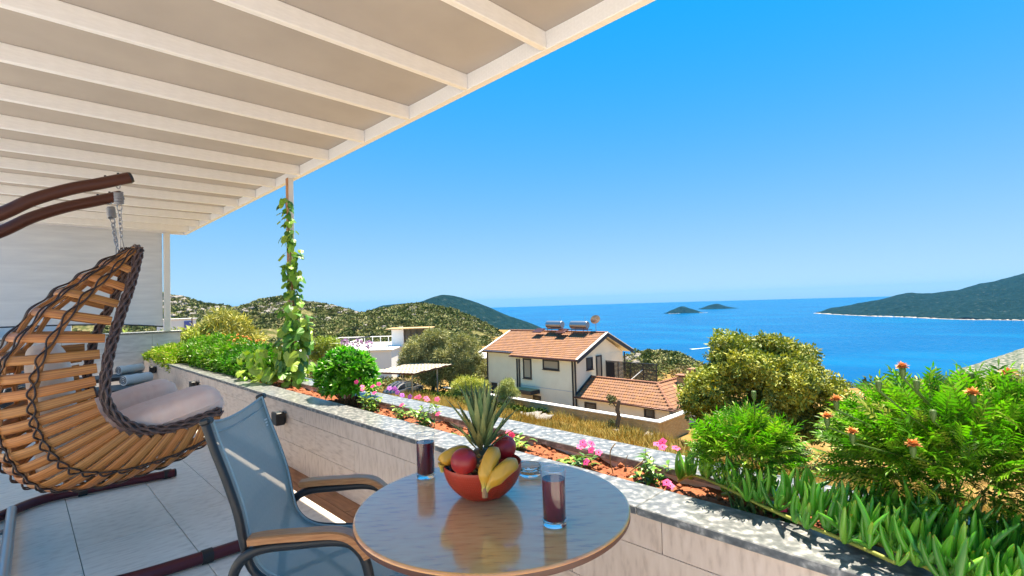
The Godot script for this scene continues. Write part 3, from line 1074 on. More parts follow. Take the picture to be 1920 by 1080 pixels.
	window(h, loc.call(34.03, -7.2, -37.2), 0.8, 1.2, nx)
	window(h, loc.call(35.27, -4.12, -26.24), 0.9, 1.05, nz)
	window(h, loc.call(36.65, -4.53, -26.24), 0.85, 2.0, nz, true, "balcony_door")
	# flat canopy over the side entrance
	b = MB.new()
	b.box(loc.call(32.85, -6.72, -31.85), V(1.2, 0.36, 2.7), 0.02)
	put("entrance_canopy", b, M.frame, h)
	b = MB.new()
	b.box(loc.call(32.83, -6.53, -31.85), V(1.05, 0.02, 2.55), 0.005)
	put("canopy_top", b, M.stone, h)
	# the lower wing: along +z, then turning towards the sea
	b = MB.new()
	b.box(loc.call(35.55, -8.0, -22.05), V(4.2, 2.6, 8.3))
	put("wing_wall", b, M.render_wall, h)
	b = MB.new()
	b.box(loc.call(40.3, -8.1, -19.9), V(5.4, 2.6, 4.0))
	put("wing_wall", b, M.stone, h)
	var wv := V(2.35, 1.36, 0)
	var ws := wv.length()
	wv = wv.normalized()
	b = MB.new()
	roof_tiles(b, loc.call(33.1, -6.66, -17.5), V(0, 0, -1), wv, ws, func(s): return s * wv.x, func(s): return 8.72)
	roof_tiles(b, loc.call(33.1, -6.66, -17.5), V(1, 0, 0), V(0, 1.36, -2.35).normalized(), ws, func(s): return s * wv.x, func(s): return 10.2)
	roof_tiles(b, loc.call(43.2, -6.66, -22.2), V(-1, 0, 0), V(0, 1.36, 2.35).normalized(), ws, func(s): return 0.0, func(s): return 5.4)
	tag(put("wing_roof_tiles", b, M.tile, h), "", "", "", "stuff")
	b = MB.new()
	ridge_tiles(b, loc.call(35.45, -5.25, -26.2), loc.call(35.45, -5.25, -19.85))
	ridge_tiles(b, loc.call(35.45, -5.25, -19.85), loc.call(43.3, -5.25, -19.85))
	ridge_tiles(b, loc.call(33.15, -6.58, -17.55), loc.call(35.45, -5.25, -19.85))
	put("wing_ridge", b, M.tile, h)
	b = MB.new()                                                  # deck closing the wing roof from below, and the terrace behind it
	b.box(loc.call(36.7, -6.78, -22.0), V(7.0, 0.1, 8.4))
	b.box(loc.call(40.0, -6.78, -19.85), V(6.6, 0.1, 4.4))
	put("roof_deck", b, M.fascia, h)
	b = MB.new()
	b.box(loc.call(38.6, -6.5, -23.9), V(5.4, 0.2, 4.4))
	put("roof_terrace", b, M.stone, h)
	b = MB.new()
	b.tube([loc.call(33.04, -6.70, -26.3), loc.call(33.04, -6.70, -17.44), loc.call(43.0, -6.70, -17.44)], 0.06, 8)
	put("gutter", b, M.brown_metal, h)
	b = MB.new()
	var fb := Basis(wv, wv.cross(V(0, 0, 1)) * -1.0, V(0, 0, 1))
	b.box(loc.call(34.3, -5.87, -26.18), V(ws, 0.16, 0.12), 0.01, fb)
	put("flashing", b, M.frame, h)
	window(h, loc.call(33.43, -7.42, -24.9), 1.15, 0.75, nx)
	window(h, loc.call(33.43, -7.2, -19.5), 0.85, 0.72, nx)
	# louvred screen on the roof terrace
	var s := thing("louvre_screen", "dark horizontal louvre screen on the roof terrace behind the lower tile roof", "screen", V(37.75, -5.8, -23.7))
	for k in 5:
		b = MB.new()
		b.box(V(0, 0.8, -2.5 + k * 1.25), V(0.07, 1.66, 0.07), 0.005)
		put("post", b, M.frame, s)
	b = MB.new()
	b.box(V(0, 1.66, 0), V(0.09, 0.08, 5.1), 0.005)
	put("top_rail", b, M.frame, s)
	b = MB.new()
	b.box(V(0, 0.8, -2.05), V(0.03, 1.6, 0.85), 0.005)
	put("solid_panel", b, M.frame, s)
	for k in 14:
		b = MB.new()
		b.box(V(0, 0.08 + k * 0.113, 0), V(0.018, 0.088, 5.0), 0.003, Basis(V(0, 0, 1), 0.15))
		put("slat", b, M.charcoal, s)
	b = MB.new()
	b.bar(V(-1.4, 0.2, 0.6), V(-0.06, 1.1, 1.2), 0.035, 8)
	put("brace", b, M.white, s)
	# chimneys, tanks, dish
	for k in 2:
		var c := thing("chimney", ["brick chimney stub on the lower tile roof nearer the louvre screen", "brick chimney stub on the lower tile roof nearer the big tree"][k], "chimney", [V(38.0, -5.8, -19.1), V(40.4, -5.6, -19.2)][k], 0, "brick chimneys on the lower roof")
		for r in 4:
			b = MB.new()
			b.box(V(0, 0.1 + r * 0.2, 0), V(0.62, 0.19, 0.62), 0.012)
			put("brick_course", b, M.stone, c)
		b = MB.new()
		b.tint = Color(0.27, 0.12, 0.07)
		b.box(V(0, 0.93, 0), V(0.85, 0.08, 0.85), 0.01)
		put("cap", b, M.tile, c)
	for k in 2:
		var t := thing("water_tank", ["galvanised solar water tank on the ridge nearer the left gable", "galvanised solar water tank on the ridge next to the satellite dish"][k], "water tank", V(37.3, -1.5, [-31.75, -28.75][k]), 0, "solar water tanks on the roof ridge")
		b = MB.new()
		b.tube([V(0, 0.62, -0.95), V(0, 0.62, -0.93), V(0, 0.62, 0.93), V(0, 0.62, 0.95)], [0.30, 0.36, 0.36, 0.30], 20)
		put("drum", b, M.steel, t)
		for z in [-0.7, 0.7]:
			for x in [-0.35, 0.35]:
				b = MB.new()
				b.bar(V(x, -0.35, z), V(x * 0.8, 0.4, z), 0.025, 6)
				put("leg", b, M.brown_metal, t)
		b = MB.new()
		b.bar(V(-0.35, 0.2, -1.2), V(-0.35, 0.2, 1.2), 0.03, 6)
		b.bar(V(0.35, 0.2, -1.2), V(0.35, 0.2, 1.2), 0.03, 6)
		put("rail", b, M.brown_metal, t)
		b = MB.new()
		b.box(V(-0.6, 0.05, -1.6), V(0.9, 0.06, 1.1), 0.01, Basis(V(0, 0, 1), 0.4))
		put("collector", b, M.brown_metal, t)
		b = MB.new()
		b.bar(V(0.1, 0.9, 0.6), V(0.1, 1.4, 0.6), 0.015, 6)
		put("vent_pipe", b, M.steel, t)
	var d := thing("satellite_dish", "small satellite dish on a mast at the right end of the ridge", "satellite dish", V(37.9, -1.4, -27.3))
	b = MB.new()
	b.bar(V(0, -0.4, 0), V(0, 0.8, 0), 0.03, 6)
	put("mast", b, M.steel, d)
	b = MB.new()
	var rows := []
	for j in 6:
		var row := PackedVector3Array()
		for i in 20:
			var r := 0.46 * j / 5.0
			row.append(V(0, 0.95, 0) + Basis(V(0, 1, 0), 2.5) * Basis(V(1, 0, 0), 1.1) * V(cos(TAU * i / 20) * r, r * r * 0.6, sin(TAU * i / 20) * r))
		rows.append(row)
	b.grid(rows, true)
	put("reflector", b, M.chrome, d)
	b = MB.new()
	b.bar(V(0, 0.8, 0), V(-0.15, 1.15, 0.45), 0.015, 6)
	put("feed_arm", b, M.steel, d)
	# retaining wall with a white coping
	var rw := thing("retaining_wall", "low ochre stone retaining wall with a white coping in front of the house", "wall", V(30.6, -8.6, -17.2))
	b = MB.new()
	b.box(V(0.05, 0.6, -11.0), V(0.40, 2.0, 22.3), 0.02)
	put("wall", b, M.stone, rw)
	b = MB.new()
	b.box(V(2.2, 0.45, 0.0), V(3.9, 2.3, 0.34), 0.02)
	put("wall", b, M.stone, rw)
	var z := 0.25
	while z > -22.0:
		b = MB.new()
		b.box(V(0.05, 1.645, z - 1.0), V(0.52, 0.09, 1.99), 0.012)
		put("coping", b, M.plaster_white, rw)
		z -= 2.0
	b = MB.new()
	b.box(V(2.26, 1.655, 0.02), V(3.85, 0.10, 0.5), 0.012)
	put("coping", b, M.plaster_white, rw)

# ---------------------------------------------------------------- what else stands on the slope
func rail(b: MB, a: Vector3, e: Vector3, n: int, h := 1.0, r := 0.06) -> void:
	for k in n + 1:
		var p := a.lerp(e, float(k) / n)
		b.box(p + V(0, h / 2, 0), V(r * 1.6, h, r * 1.6), 0)
	b.tube([a + V(0, h, 0), e + V(0, h, 0)], r, 4)

func neighbours() -> void:
	var b := MB.new()
	# white building with roof terraces
	var w := thing("white_building", "white flat-roofed building with railed roof terraces and a glazed stair head", "building", pl(-22, 71, -8.5))
	var o := w.position
	var bas := Basis(V(0.7096, 0, 0.7046), Vector3.UP, V(-0.7046, 0, 0.7096))
	var q := func(r: float, f: float, y: float) -> Vector3: return pl(r, f, y) - o
	b.box(q.call(-22.0, 73, -6.4), V(11.5, 4.0, 14.0), 0.02, bas)
	put("wall", b, M.plaster_white, w)
	b = MB.new()
	b.box(q.call(-22.0, 73, -4.33), V(11.9, 0.16, 14.4), 0.02, bas)
	put("roof_terrace", b, M.plaster_white, w)
	b = MB.new()
	b.box(q.call(-30.5, 72, -6.2), V(6.0, 3.2, 10.0), 0.02, bas)
	put("wall", b, M.render_wall, w)
	b = MB.new()
	b.box(q.call(-30.5, 72, -4.55), V(6.2, 0.14, 10.2), 0.02, bas)
	put("roof_terrace", b, M.plaster_white, w)
	b = MB.new()
	b.box(q.call(-16.6, 72.5, -3.2), V(1.7, 2.6, 2.4), 0.02, bas)
	put("stair_head", b, M.plaster_white, w)
	b = MB.new()
	b.box(q.call(-13.9, 72.9, -2.9), V(3.6, 2.0, 2.2), 0.02, bas)
	put("glazed_room", b, M.pane, w)
	for k in 5:
		b = MB.new()
		b.box(q.call(-15.7 + k * 0.9, 71.76, -2.9), V(0.07, 2.0, 0.07), 0, bas)
		put("mullion", b, M.frame, w)
	b = MB.new()
	b.box(q.call(-14.9, 72.6, -1.82), V(6.4, 0.14, 3.6), 0.02, bas)
	put("roof_slab", b, M.stone, w)
	for s in [[-27.6, 79.5, -17.4, 79.5, 8], [-27.6, 66.2, -16.6, 66.2, 8], [-27.6, 66.2, -27.6, 79.5, 7], [-33.3, 67.3, -28.0, 67.3, 4], [-33.3, 76.8, -27.8, 76.8, 4], [-22.5, 68.5, -22.5, 74.0, 4]]:
		b = MB.new()
		rail(b, q.call(s[0], s[1], -4.3 if s[0] > -28 else -4.5), q.call(s[2], s[3], -4.3 if s[0] > -28 else -4.5), s[4])
		put("railing", b, M.white, w)
	b = MB.new()
	b.tube([q.call(-29, 70, -3.9), q.call(-24.5, 72.5, -3.2), q.call(-21.0, 73, -2.9)], 0.10, 6)
	put("stair_rail", b, M.charcoal, w)
	# second white building, right of the olive trees
	w = thing("white_building", "white terrace building glimpsed between the olive trees and the house", "building", pl(-3.9, 62, -8.5))
	o = w.position
	b = MB.new()
	b.box(pl(-3.6, 64, -6.9) - o, V(5.0, 3.2, 6.0), 0.02, bas)
	put("wall", b, M.plaster_white, w)
	b = MB.new()
	b.box(pl(-3.6, 63.8, -5.25) - o, V(5.4, 0.14, 6.8), 0.02, bas)
	put("roof_slab", b, M.plaster_white, w)
	b = MB.new()
	b.box(pl(-3.6, 60.7, -7.2) - o, V(4.6, 1.7, 0.1), 0.01, bas)
	put("glazing", b, M.pane, w)
	var f := thing("iron_fence", "black iron fence of upright posts left of the house", "fence", pl(-3.2, 52, -8.6))
	for k in 9:
		b = MB.new()
		b.box(bas * V(-1.5 + k * 0.4, 1.1, 0), V(0.06, 2.2, 0.06), 0, bas)
		put("post", b, M.frame, f)
	for y in [0.2, 2.1]:
		b = MB.new()
		b.box(bas * V(0.1, y, 0), V(3.4, 0.06, 0.05), 0, bas)
		put("rail", b, M.frame, f)
	var l := thing("street_lamp", "slender lamp post with a white disc head left of the house", "street lamp", V(37.2, -8.6, -43.6))
	b = MB.new()
	b.bar(V(0, 0, 0), V(0, 4.6, 0), 0.05, 8)
	put("pole", b, M.charcoal, l)
	b = MB.new()
	b.lathe([Vector2(0.05, 4.5), Vector2(0.5, 4.62), Vector2(0.55, 4.72), Vector2(0.3, 4.9), Vector2(0.0, 4.95)], 16)
	put("head", b, M.plaster_white, l)
	# far small building, and poles on the left hillside
	w = thing("far_building", "tiny white building with a blue front on the far left hillside", "building", V(33.5, -3.5, -177))
	b = MB.new()
	b.box(V(0, 1.5, 0), V(9, 3.2, 5), 0.05)
	put("wall", b, M.plaster_white, w)
	b = MB.new()
	b.box(V(2.5, 1.5, 2.6), V(2.2, 2.0, 0.2), 0.02)
	put("blue_panel", b, mat(lin(0.10, 0.13, 0.42), 0.5), w)
	b = MB.new()
	b.box(V(0, 3.2, 0), V(9.6, 0.3, 5.6), 0.05)
	put("roof_slab", b, M.plaster_white, w)
	for k in 2:
		var p := thing("utility_pole", ["dark utility pole right beside the white far post of the terrace", "short utility pole beside the tiny far building"][k], "utility pole", [V(25.4, -5, -144), V(36.0, -4.5, -170)][k])
		b = MB.new()
		b.bar(Vector3.ZERO, V(0, [11.0, 4.5][k], 0), 0.16, 6)
		put("pole", b, M.bark, p)
	# carport and the car under it
	var c := thing("carport", "carport with a flat slatted shade roof on grey posts", "carport", V(26.6, -7.1, -40.6), atan2(0.37, 0.93))
	for q2 in [V(-2.9, 0, 2.0), V(1.2, 0, 2.0), V(-2.9, 0, -2.0), V(1.2, 0, -2.0)]:
		b = MB.new()
		b.box(q2 + V(0, 1.22, 0), V(0.10, 2.44, 0.10), 0.01)
		put("post", b, M.chrome, c)
	b = MB.new()
	for z in [-2.4, 2.4]: b.box(V(0, 2.5, z), V(6.6, 0.12, 0.10), 0.01)
	for x in [-3.3, 3.3]: b.box(V(x, 2.5, 0), V(0.10, 0.12, 4.9), 0.01)
	put("roof_frame", b, M.brown_metal, c)
	for i in 7:
		for j in 12:
			b = MB.new()
			var odd := (i + j / 2) % 2
			b.box(V(-2.8 + i * 0.93, 2.575, -2.25 + j * 0.4 + (0.2 if i % 2 == 0 else 0.0)), V(0.90, 0.02, 0.2), 0.002)
			put("shade_slat", b, M.shade_cloth, c)
	car(V(25.6, -7.02, -40.5), atan2(0.37, 0.93))

func car(p: Vector3, turn: float) -> void:
	var c := thing("parked_car", "grey car parked under the slatted carport roof", "car", p, turn)
	var loft := func(secs: Array, hw: Array, e: float) -> MB:     # x, y low, y high per section
		var rows := []
		for k in secs.size():
			var s: Vector3 = secs[k]
			var row := PackedVector3Array()
			for i in 20:
				var a := TAU * i / 20
				row.append(V(s.x, (s.y + s.z) / 2 + MB.sp(sin(a), e) * (s.z - s.y) / 2, MB.sp(cos(a), e) * hw[k]))
			rows.append(row)
		var b := MB.new()
		b.grid(rows, true, false)
		return b
	put("body", loft.call([V(-2.25, 0.5, 0.52), V(-2.2, 0.32, 0.85), V(-1.8, 0.25, 0.95), V(-0.6, 0.22, 0.94), V(0.7, 0.22, 0.93), V(1.5, 0.24, 0.84), V(2.05, 0.28, 0.72), V(2.25, 0.4, 0.5)], [0.5, 0.78, 0.87, 0.88, 0.88, 0.86, 0.78, 0.5], 0.45), M.car, c)
	put("cabin", loft.call([V(-2.0, 0.9, 0.92), V(-1.45, 0.85, 1.28), V(-0.6, 0.85, 1.44), V(0.15, 0.85, 1.40), V(0.75, 0.85, 1.12), V(1.15, 0.85, 0.88)], [0.6, 0.72, 0.70, 0.70, 0.74, 0.72], 0.5), M.car, c)
	for s in [-1, 1]:
		var b := MB.new()
		for q in [[-1.45, -0.62, 1.16, 1.30], [-0.55, 0.12, 1.32, 1.30], [0.17, 0.72, 1.28, 1.0]]:
			b.quad(V(q[0], 0.95, s * 0.775), V(q[1], 0.95, s * 0.775), V(q[1], q[3], s * 0.69), V(q[0], q[2], s * 0.69))
		put("side_window", b, M.pane, c)
		for x in [-1.4, 1.38]:
			b = MB.new()
			b.tube([V(x, 0.31, s * 0.68), V(x, 0.31, s * 0.89)], 0.31, 20)
			var wh := put("wheel", b, M.rubber, c)
			b = MB.new()
			b.tube([V(x, 0.31, s * 0.85), V(x, 0.31, s * 0.905)], 0.2, 16)
			put("rim", b, M.steel, wh)
		b = MB.new()
		b.ball(V(2.02, 0.60, s * 0.6), V(0.2, 0.09, 0.2), 0, 6)
		put("headlight", b, M.chrome, c)
		b = MB.new()
		b.ball(V(0.78, 1.0, s * 0.95), V(0.10, 0.07, 0.10), 0, 6)
		put("mirror", b, M.car, c)
	var b := MB.new()
	b.quad(V(1.12, 0.93, 0.66), V(1.12, 0.93, -0.66), V(0.42, 1.34, -0.6), V(0.42, 1.34, 0.6))
	put("windscreen", b, M.pane, c)

# ---------------------------------------------------------------- trees
func limb(b: MB, a: Vector3, e: Vector3, r0: float, r1: float, wob: float, n := 6) -> void:
	var p := []
	var rr := []
	for k in n + 1:
		var f := float(k) / n
		p.append(a.lerp(e, f) + V(rf(), rf() * 0.4, rf()) * wob * sin(PI * f))
		rr.append(lerpf(r0, r1, f))
	b.tube(p, rr, 7)

func tree(called: String, label: String, cat: String, base: Vector3, trunk_h: float, r: float, blobs: Array, leaf: ArrayMesh, m: Material, n: int, s: float, cols: Array, group := "", thin := 0.0) -> Node3D:
	var t := thing(called, label, cat, base, 0, group)
	var b := MB.new()
	limb(b, V(0, -0.2, 0), V(rf() * 0.2, trunk_h, rf() * 0.2), r, r * 0.7, r * 0.6)
	put("trunk", b, M.bark, t)
	for q in blobs:
		b = MB.new()
		limb(b, V(0, trunk_h * 0.9, 0), q[0], r * 0.55, r * 0.12, r * 1.2)
		for k in 3: limb(b, q[0] * 0.6 + V(0, trunk_h * 0.4, 0), q[0] + rdir() * q[1] * 0.8, r * 0.2, r * 0.05, r * 0.8, 4)
		put("limb", b, M.bark, t)
	var xf := []
	var cc := []
	var vol := 0.0
	for q in blobs: vol += q[1] * q[1]
	var g := FastNoiseLite.new()
	g.seed = rng.randi() % 1000
	g.frequency = 0.55 / maxf(blobs[0][1], 0.1) * 1.6
	for q in blobs:
		var cnt := int(n * q[1] * q[1] / vol)
		for k in cnt:
			var d := rdir()
			var rad: float = q[1] * pow(rng.randf(), 0.33)
			var p: Vector3 = q[0] + d * rad * V(1, 0.85, 1)
			var gn := g.get_noise_3dv(p)
			if gn < thin - 0.35 * (1.0 - rad / q[1]): continue
			p += d * gn * q[1] * 0.35
			var sc := s * rf(0.65, 1.3)
			xf.append(Transform3D(Basis(rdir(), rf(0, TAU)).scaled(Vector3.ONE * sc), p))
			var c: Color = cols[rng.randi() % cols.size()]
			cc.append(c * 1.7 * (rf(0.8, 1.2) + gn * 0.35))
	scatter("crown", leaf, m, xf, cc, t)
	return t

func trees() -> void:
	var small := clump_mesh(26, 0.85, 0.62, 0.26)
	var fine := clump_mesh(34, 0.9, 0.6, 0.14)
	var mid := clump_mesh(30, 0.9, 0.55, 0.30)
	# big carob-like tree at the right
	tree("broad_tree", "big round olive-green tree right of the stone wall corner", "tree", V(28.4, -7.7, -9.9), 1.6, 0.24,
		[[V(-0.3, 4.6, 0.2), 2.5], [V(-1.5, 3.4, -1.7), 1.9], [V(1.4, 3.6, 1.7), 2.0], [V(-1.6, 2.7, -2.5), 1.3], [V(1.7, 2.4, 2.6), 1.5], [V(-0.6, 5.9, -1.1), 1.2], [V(0.5, 6.0, 0.6), 1.2], [V(-1.8, 2.3, 0.2), 1.7], [V(0.9, 5.4, 1.7), 1.2], [V(-1.9, 1.2, 1.2), 1.4], [V(-1.3, 1.4, -1.6), 1.1]],
		mid, M.olive, 5200, 0.33, [C(0.21, 0.23, 0.025), C(0.16, 0.19, 0.02), C(0.29, 0.28, 0.045), C(0.10, 0.13, 0.018)], "", -0.1)
	# silvery olives behind the carport
	var grey := [C(0.22, 0.22, 0.09), C(0.16, 0.165, 0.065), C(0.29, 0.28, 0.125), C(0.10, 0.115, 0.04)]
	tree("olive_tree", "tall silvery olive tree directly behind the carport", "tree", V(31.0, -8.1, -43.3), 1.8, 0.25,
		[[V(-0.6, 4.6, -0.8), 1.9], [V(0.8, 3.8, 1.0), 1.8], [V(-1.4, 3.6, -1.7), 1.5], [V(0.2, 5.9, 0.1), 1.2], [V(-0.3, 2.7, 0.2), 1.7]], fine, M.olive, 2300, 0.42, grey, "olive trees beside the carport", -0.15)
	tree("olive_tree", "wide silvery olive tree between the carport and the house", "tree", V(33.2, -8.1, -41.4), 1.5, 0.22,
		[[V(0.2, 4.2, 0.4), 1.8], [V(-0.6, 2.9, -0.6), 1.7], [V(0.7, 2.6, 1.0), 1.4], [V(0.3, 5.3, 0.1), 1.1]], fine, M.olive, 1900, 0.42, grey, "olive trees beside the carport", -0.15)
	tree("bright_tree", "bright green leafy tree growing through the olive behind the carport", "tree", V(32.0, -8.1, -42.2), 2.0, 0.12,
		[[V(0, 3.4, 0), 0.9], [V(0.2, 2.3, 0.2), 0.9]], small, M.green, 260, 0.40, [C(0.13, 0.22, 0.03), C(0.2, 0.28, 0.05)])
	tree("young_olive", "small young olive tree at the left end of the retaining wall", "tree", V(29.35, -7.75, -30.5), 1.0, 0.06,
		[[V(0, 1.7, 0), 0.72], [V(-0.25, 1.45, -0.4), 0.5], [V(0.2, 1.5, 0.45), 0.5], [V(0, 2.2, 0), 0.5]], fine, M.olive, 520, 0.24, [C(0.24, 0.27, 0.08), C(0.18, 0.2, 0.06), C(0.30, 0.32, 0.11)])
	tree("yellow_bush", "yellow-green bush between the carport olives and the house", "bush", V(30.0, -7.6, -36.4), 0.5, 0.08,
		[[V(0, 1.3, 0), 1.1], [V(-0.6, 0.8, -0.8), 0.9], [V(0.5, 0.9, 0.9), 0.9]], fine, M.olive, 700, 0.36, [C(0.26, 0.29, 0.05), C(0.34, 0.33, 0.07), C(0.18, 0.22, 0.04)])
	tree("round_tree", "round yellow-green tree in front of the hills beside the white building", "tree", V(29.0, -6.6, -64.8), 1.2, 0.12,
		[[V(0, 2.7, 0), 1.7], [V(-0.8, 2.0, -0.8), 1.2], [V(0.9, 2.1, 0.9), 1.2]], small, M.olive, 900, 0.40, [C(0.20, 0.25, 0.02), C(0.27, 0.31, 0.03), C(0.12, 0.17, 0.02)])
	tree("pale_shrub_tree", "bushy yellow-green tree behind the planter at the far left", "tree", V(4.55, -2.9, -18.0), 1.6, 0.10,
		[[V(0.1, 3.6, 0.1), 0.62], [V(-0.35, 3.2, -0.35), 0.62], [V(0.4, 3.2, 0.4), 0.6], [V(0.0, 2.9, 0.0), 0.7], [V(0.75, 2.8, 0.7), 0.45]], fine, M.olive, 1500, 0.22, [C(0.30, 0.28, 0.05), C(0.22, 0.22, 0.04), C(0.38, 0.35, 0.09), C(0.14, 0.15, 0.03)], "", -0.25)
	tree("green_shrub", "yellow-green shrub behind the end wall at the far left", "bush", V(3.4, -2.4, -17.6), 1.4, 0.06,
		[[V(0, 2.7, 0), 0.6], [V(-0.5, 2.6, -0.4), 0.5], [V(-1.1, 2.6, -0.9), 0.5]], small, M.olive, 420, 0.22, [C(0.24, 0.28, 0.03), C(0.16, 0.2, 0.03)])
	# scattered far trees on the valley floor, seen over the white building
	var k := 0
	for q in [[-44, 118, 3.0], [-37, 128, 2.6], [-33, 140, 3.2], [-26, 134, 2.8], [-18, 122, 2.4], [-13, 136, 2.8], [-52, 140, 3.0]]:
		var p := pl(q[0], q[1], 0)
		p.y = gy(p.x, p.z)
		var s: float = q[2]
		tree("valley_tree", ["grey-green valley tree farthest left behind the vine", "grey-green valley tree second from the left below the rocky hill", "grey-green valley tree above the left railing", "grey-green valley tree above the middle of the railing", "grey-green valley tree beside the glazed stair head", "grey-green valley tree right of the glazed stair head", "grey-green valley tree near the terrace's far post"][k], "tree", p, s * 0.4, 0.15, [[V(0, s * 0.75, 0), s * 0.55], [V(s * 0.35, s * 0.6, s * 0.2), s * 0.4], [V(-s * 0.3, s * 0.6, -s * 0.2), s * 0.4]], small, M.olive, 160, 0.75, [C(0.12, 0.14, 0.05), C(0.17, 0.18, 0.08)], "grey-green trees on the valley floor")
		k += 1
	# trees and a tiled roof at the edge of the slope, right
	k = 0
	for q in [[V(66.0, -14.0, -16.5), 2.0], [V(69.0, -14.2, -11.8), 1.6], [V(60.0, -13.0, -17.5), 1.6]]:
		var s: float = q[1]
		tree("edge_tree", ["brownish shrub tree right of the big round tree against the sea", "brownish shrub tree behind the red roof fragment", "brownish shrub tree half hidden by the big round tree"][k], "tree", q[0], s * 0.4, 0.12, [[V(0, s * 0.8, 0), s * 0.6], [V(s * 0.4, s * 0.6, s * 0.3), s * 0.5]], fine, M.olive, 260, 0.5, [C(0.2, 0.16, 0.07), C(0.26, 0.2, 0.1)], "brownish trees at the edge of the slope")
		k += 1
	var rb := thing("far_house", "red tiled roof of a lower house peeping out right of the big tree", "house", V(71.0, -15.2, -14.6))
	var b := MB.new()
	b.box(V(0, 1.0, 0), V(5, 2.2, 5), 0.02)
	put("wall", b, M.render_wall, rb)
	b = MB.new()
	roof_tiles(b, V(-2.8, 2.1, 2.8), V(0, 0, -1), V(0.9, 0.44, 0).normalized(), 3.1, func(s): return 0.0, func(s): return 5.6)
	roof_tiles(b, V(2.8, 2.1, -2.8), V(0, 0, 1), V(-0.9, 0.44, 0).normalized(), 3.1, func(s): return 0.0, func(s): return 5.6)
	tag(put("roof_tiles", b, M.tile, rb), "", "", "", "stuff")
	# the dead trunk in front of the retaining wall
	var dt := thing("dead_trunk", "bare sawn-off grey tree trunk standing in the dry grass", "tree", V(29.2, -7.8, -19.45))
	b = MB.new()
	b.tube([V(0, -0.2, 0), V(-0.05, 0.5, -0.08), V(0.04, 1.1, 0.05), V(0.0, 1.6, -0.04), V(0.06, 2.25, 0.1)], [0.22, 0.17, 0.14, 0.15, 0.11], 9)
	put("trunk", b, M.bark, dt)
	b = MB.new()
	limb(b, V(0, 1.6, -0.05), V(-0.1, 2.1, -0.35), 0.07, 0.03, 0.03)
	put("branch_stub", b, M.bark, dt)
	var xf := []
	var cc := []
	for j in 34:
		var up := j < 18
		xf.append(Transform3D(Basis(rdir(), rf(0, TAU)).scaled(Vector3.ONE * 0.2), (V(-0.1, 2.25, -0.4) if up else V(-0.1, 0.6, -0.35)) + rdir() * rf(0.05, 0.33)))
		cc.append(C(0.10, 0.12, 0.03))
	scatter("shoots", small, M.olive, xf, cc, dt)

# ---------------------------------------------------------------- planting
func leaf_mesh(len: float, wid: float, bend: float, fold := 0.25, segs := 4) -> ArrayMesh:
	var b := MB.new()
	b.leaf(Transform3D(), len, wid, bend, fold, segs)
	return b.mesh()

func frond_mesh(len: float, pairs: int, bend: float) -> ArrayMesh:          # a feathered leaf: leaflets along a midrib
	var b := MB.new()
	var rib := []
	for k in 6:
		var f := k / 5.0
		rib.append(V(0, len * f * 0.92, -bend * len * f * f))
	b.tint = Color(1.1, 1.15, 0.8)
	b.tube(rib, [0.0016, 0.0014, 0.0012, 0.001, 0.0008, 0.0005], 4)
	for k in pairs + 1:
		var f := (k + 0.8) / (pairs + 1.0)
		var p := V(0, len * f * 0.92, -bend * len * f * f)
		var l := len * (0.42 - 0.16 * absf(f - 0.45)) * rf(0.88, 1.1)
		for s in ([-1, 1] if k < pairs else [0]):
			var d := V(s * 0.85, 0.62, rf(-0.12, 0.14) - bend * f) if s != 0 else V(0, 1, -bend * 1.6)
			var sh := rf(0.88, 1.08)
			b.tint = Color(sh, sh, sh)
			b.leaf(Transform3D(face_to(d, V(0, 0.1, 1)), p), l, l * rf(0.22, 0.32), rf(0.1, 0.35), 0.3, 2)
	return b.mesh()

func stem_set(called: String, base: Vector3, tips: Array, r: float, m: Material, parent: Node, wob := 0.02) -> void:
	var b := MB.new()
	for q in tips:
		var a := base + V(rf(), 0, rf()) * wob * 2.0
		limb(b, a, q, r, r * 0.4, wob, 5)
	tag(put(called, b, m, parent), "", "", "", "stuff")

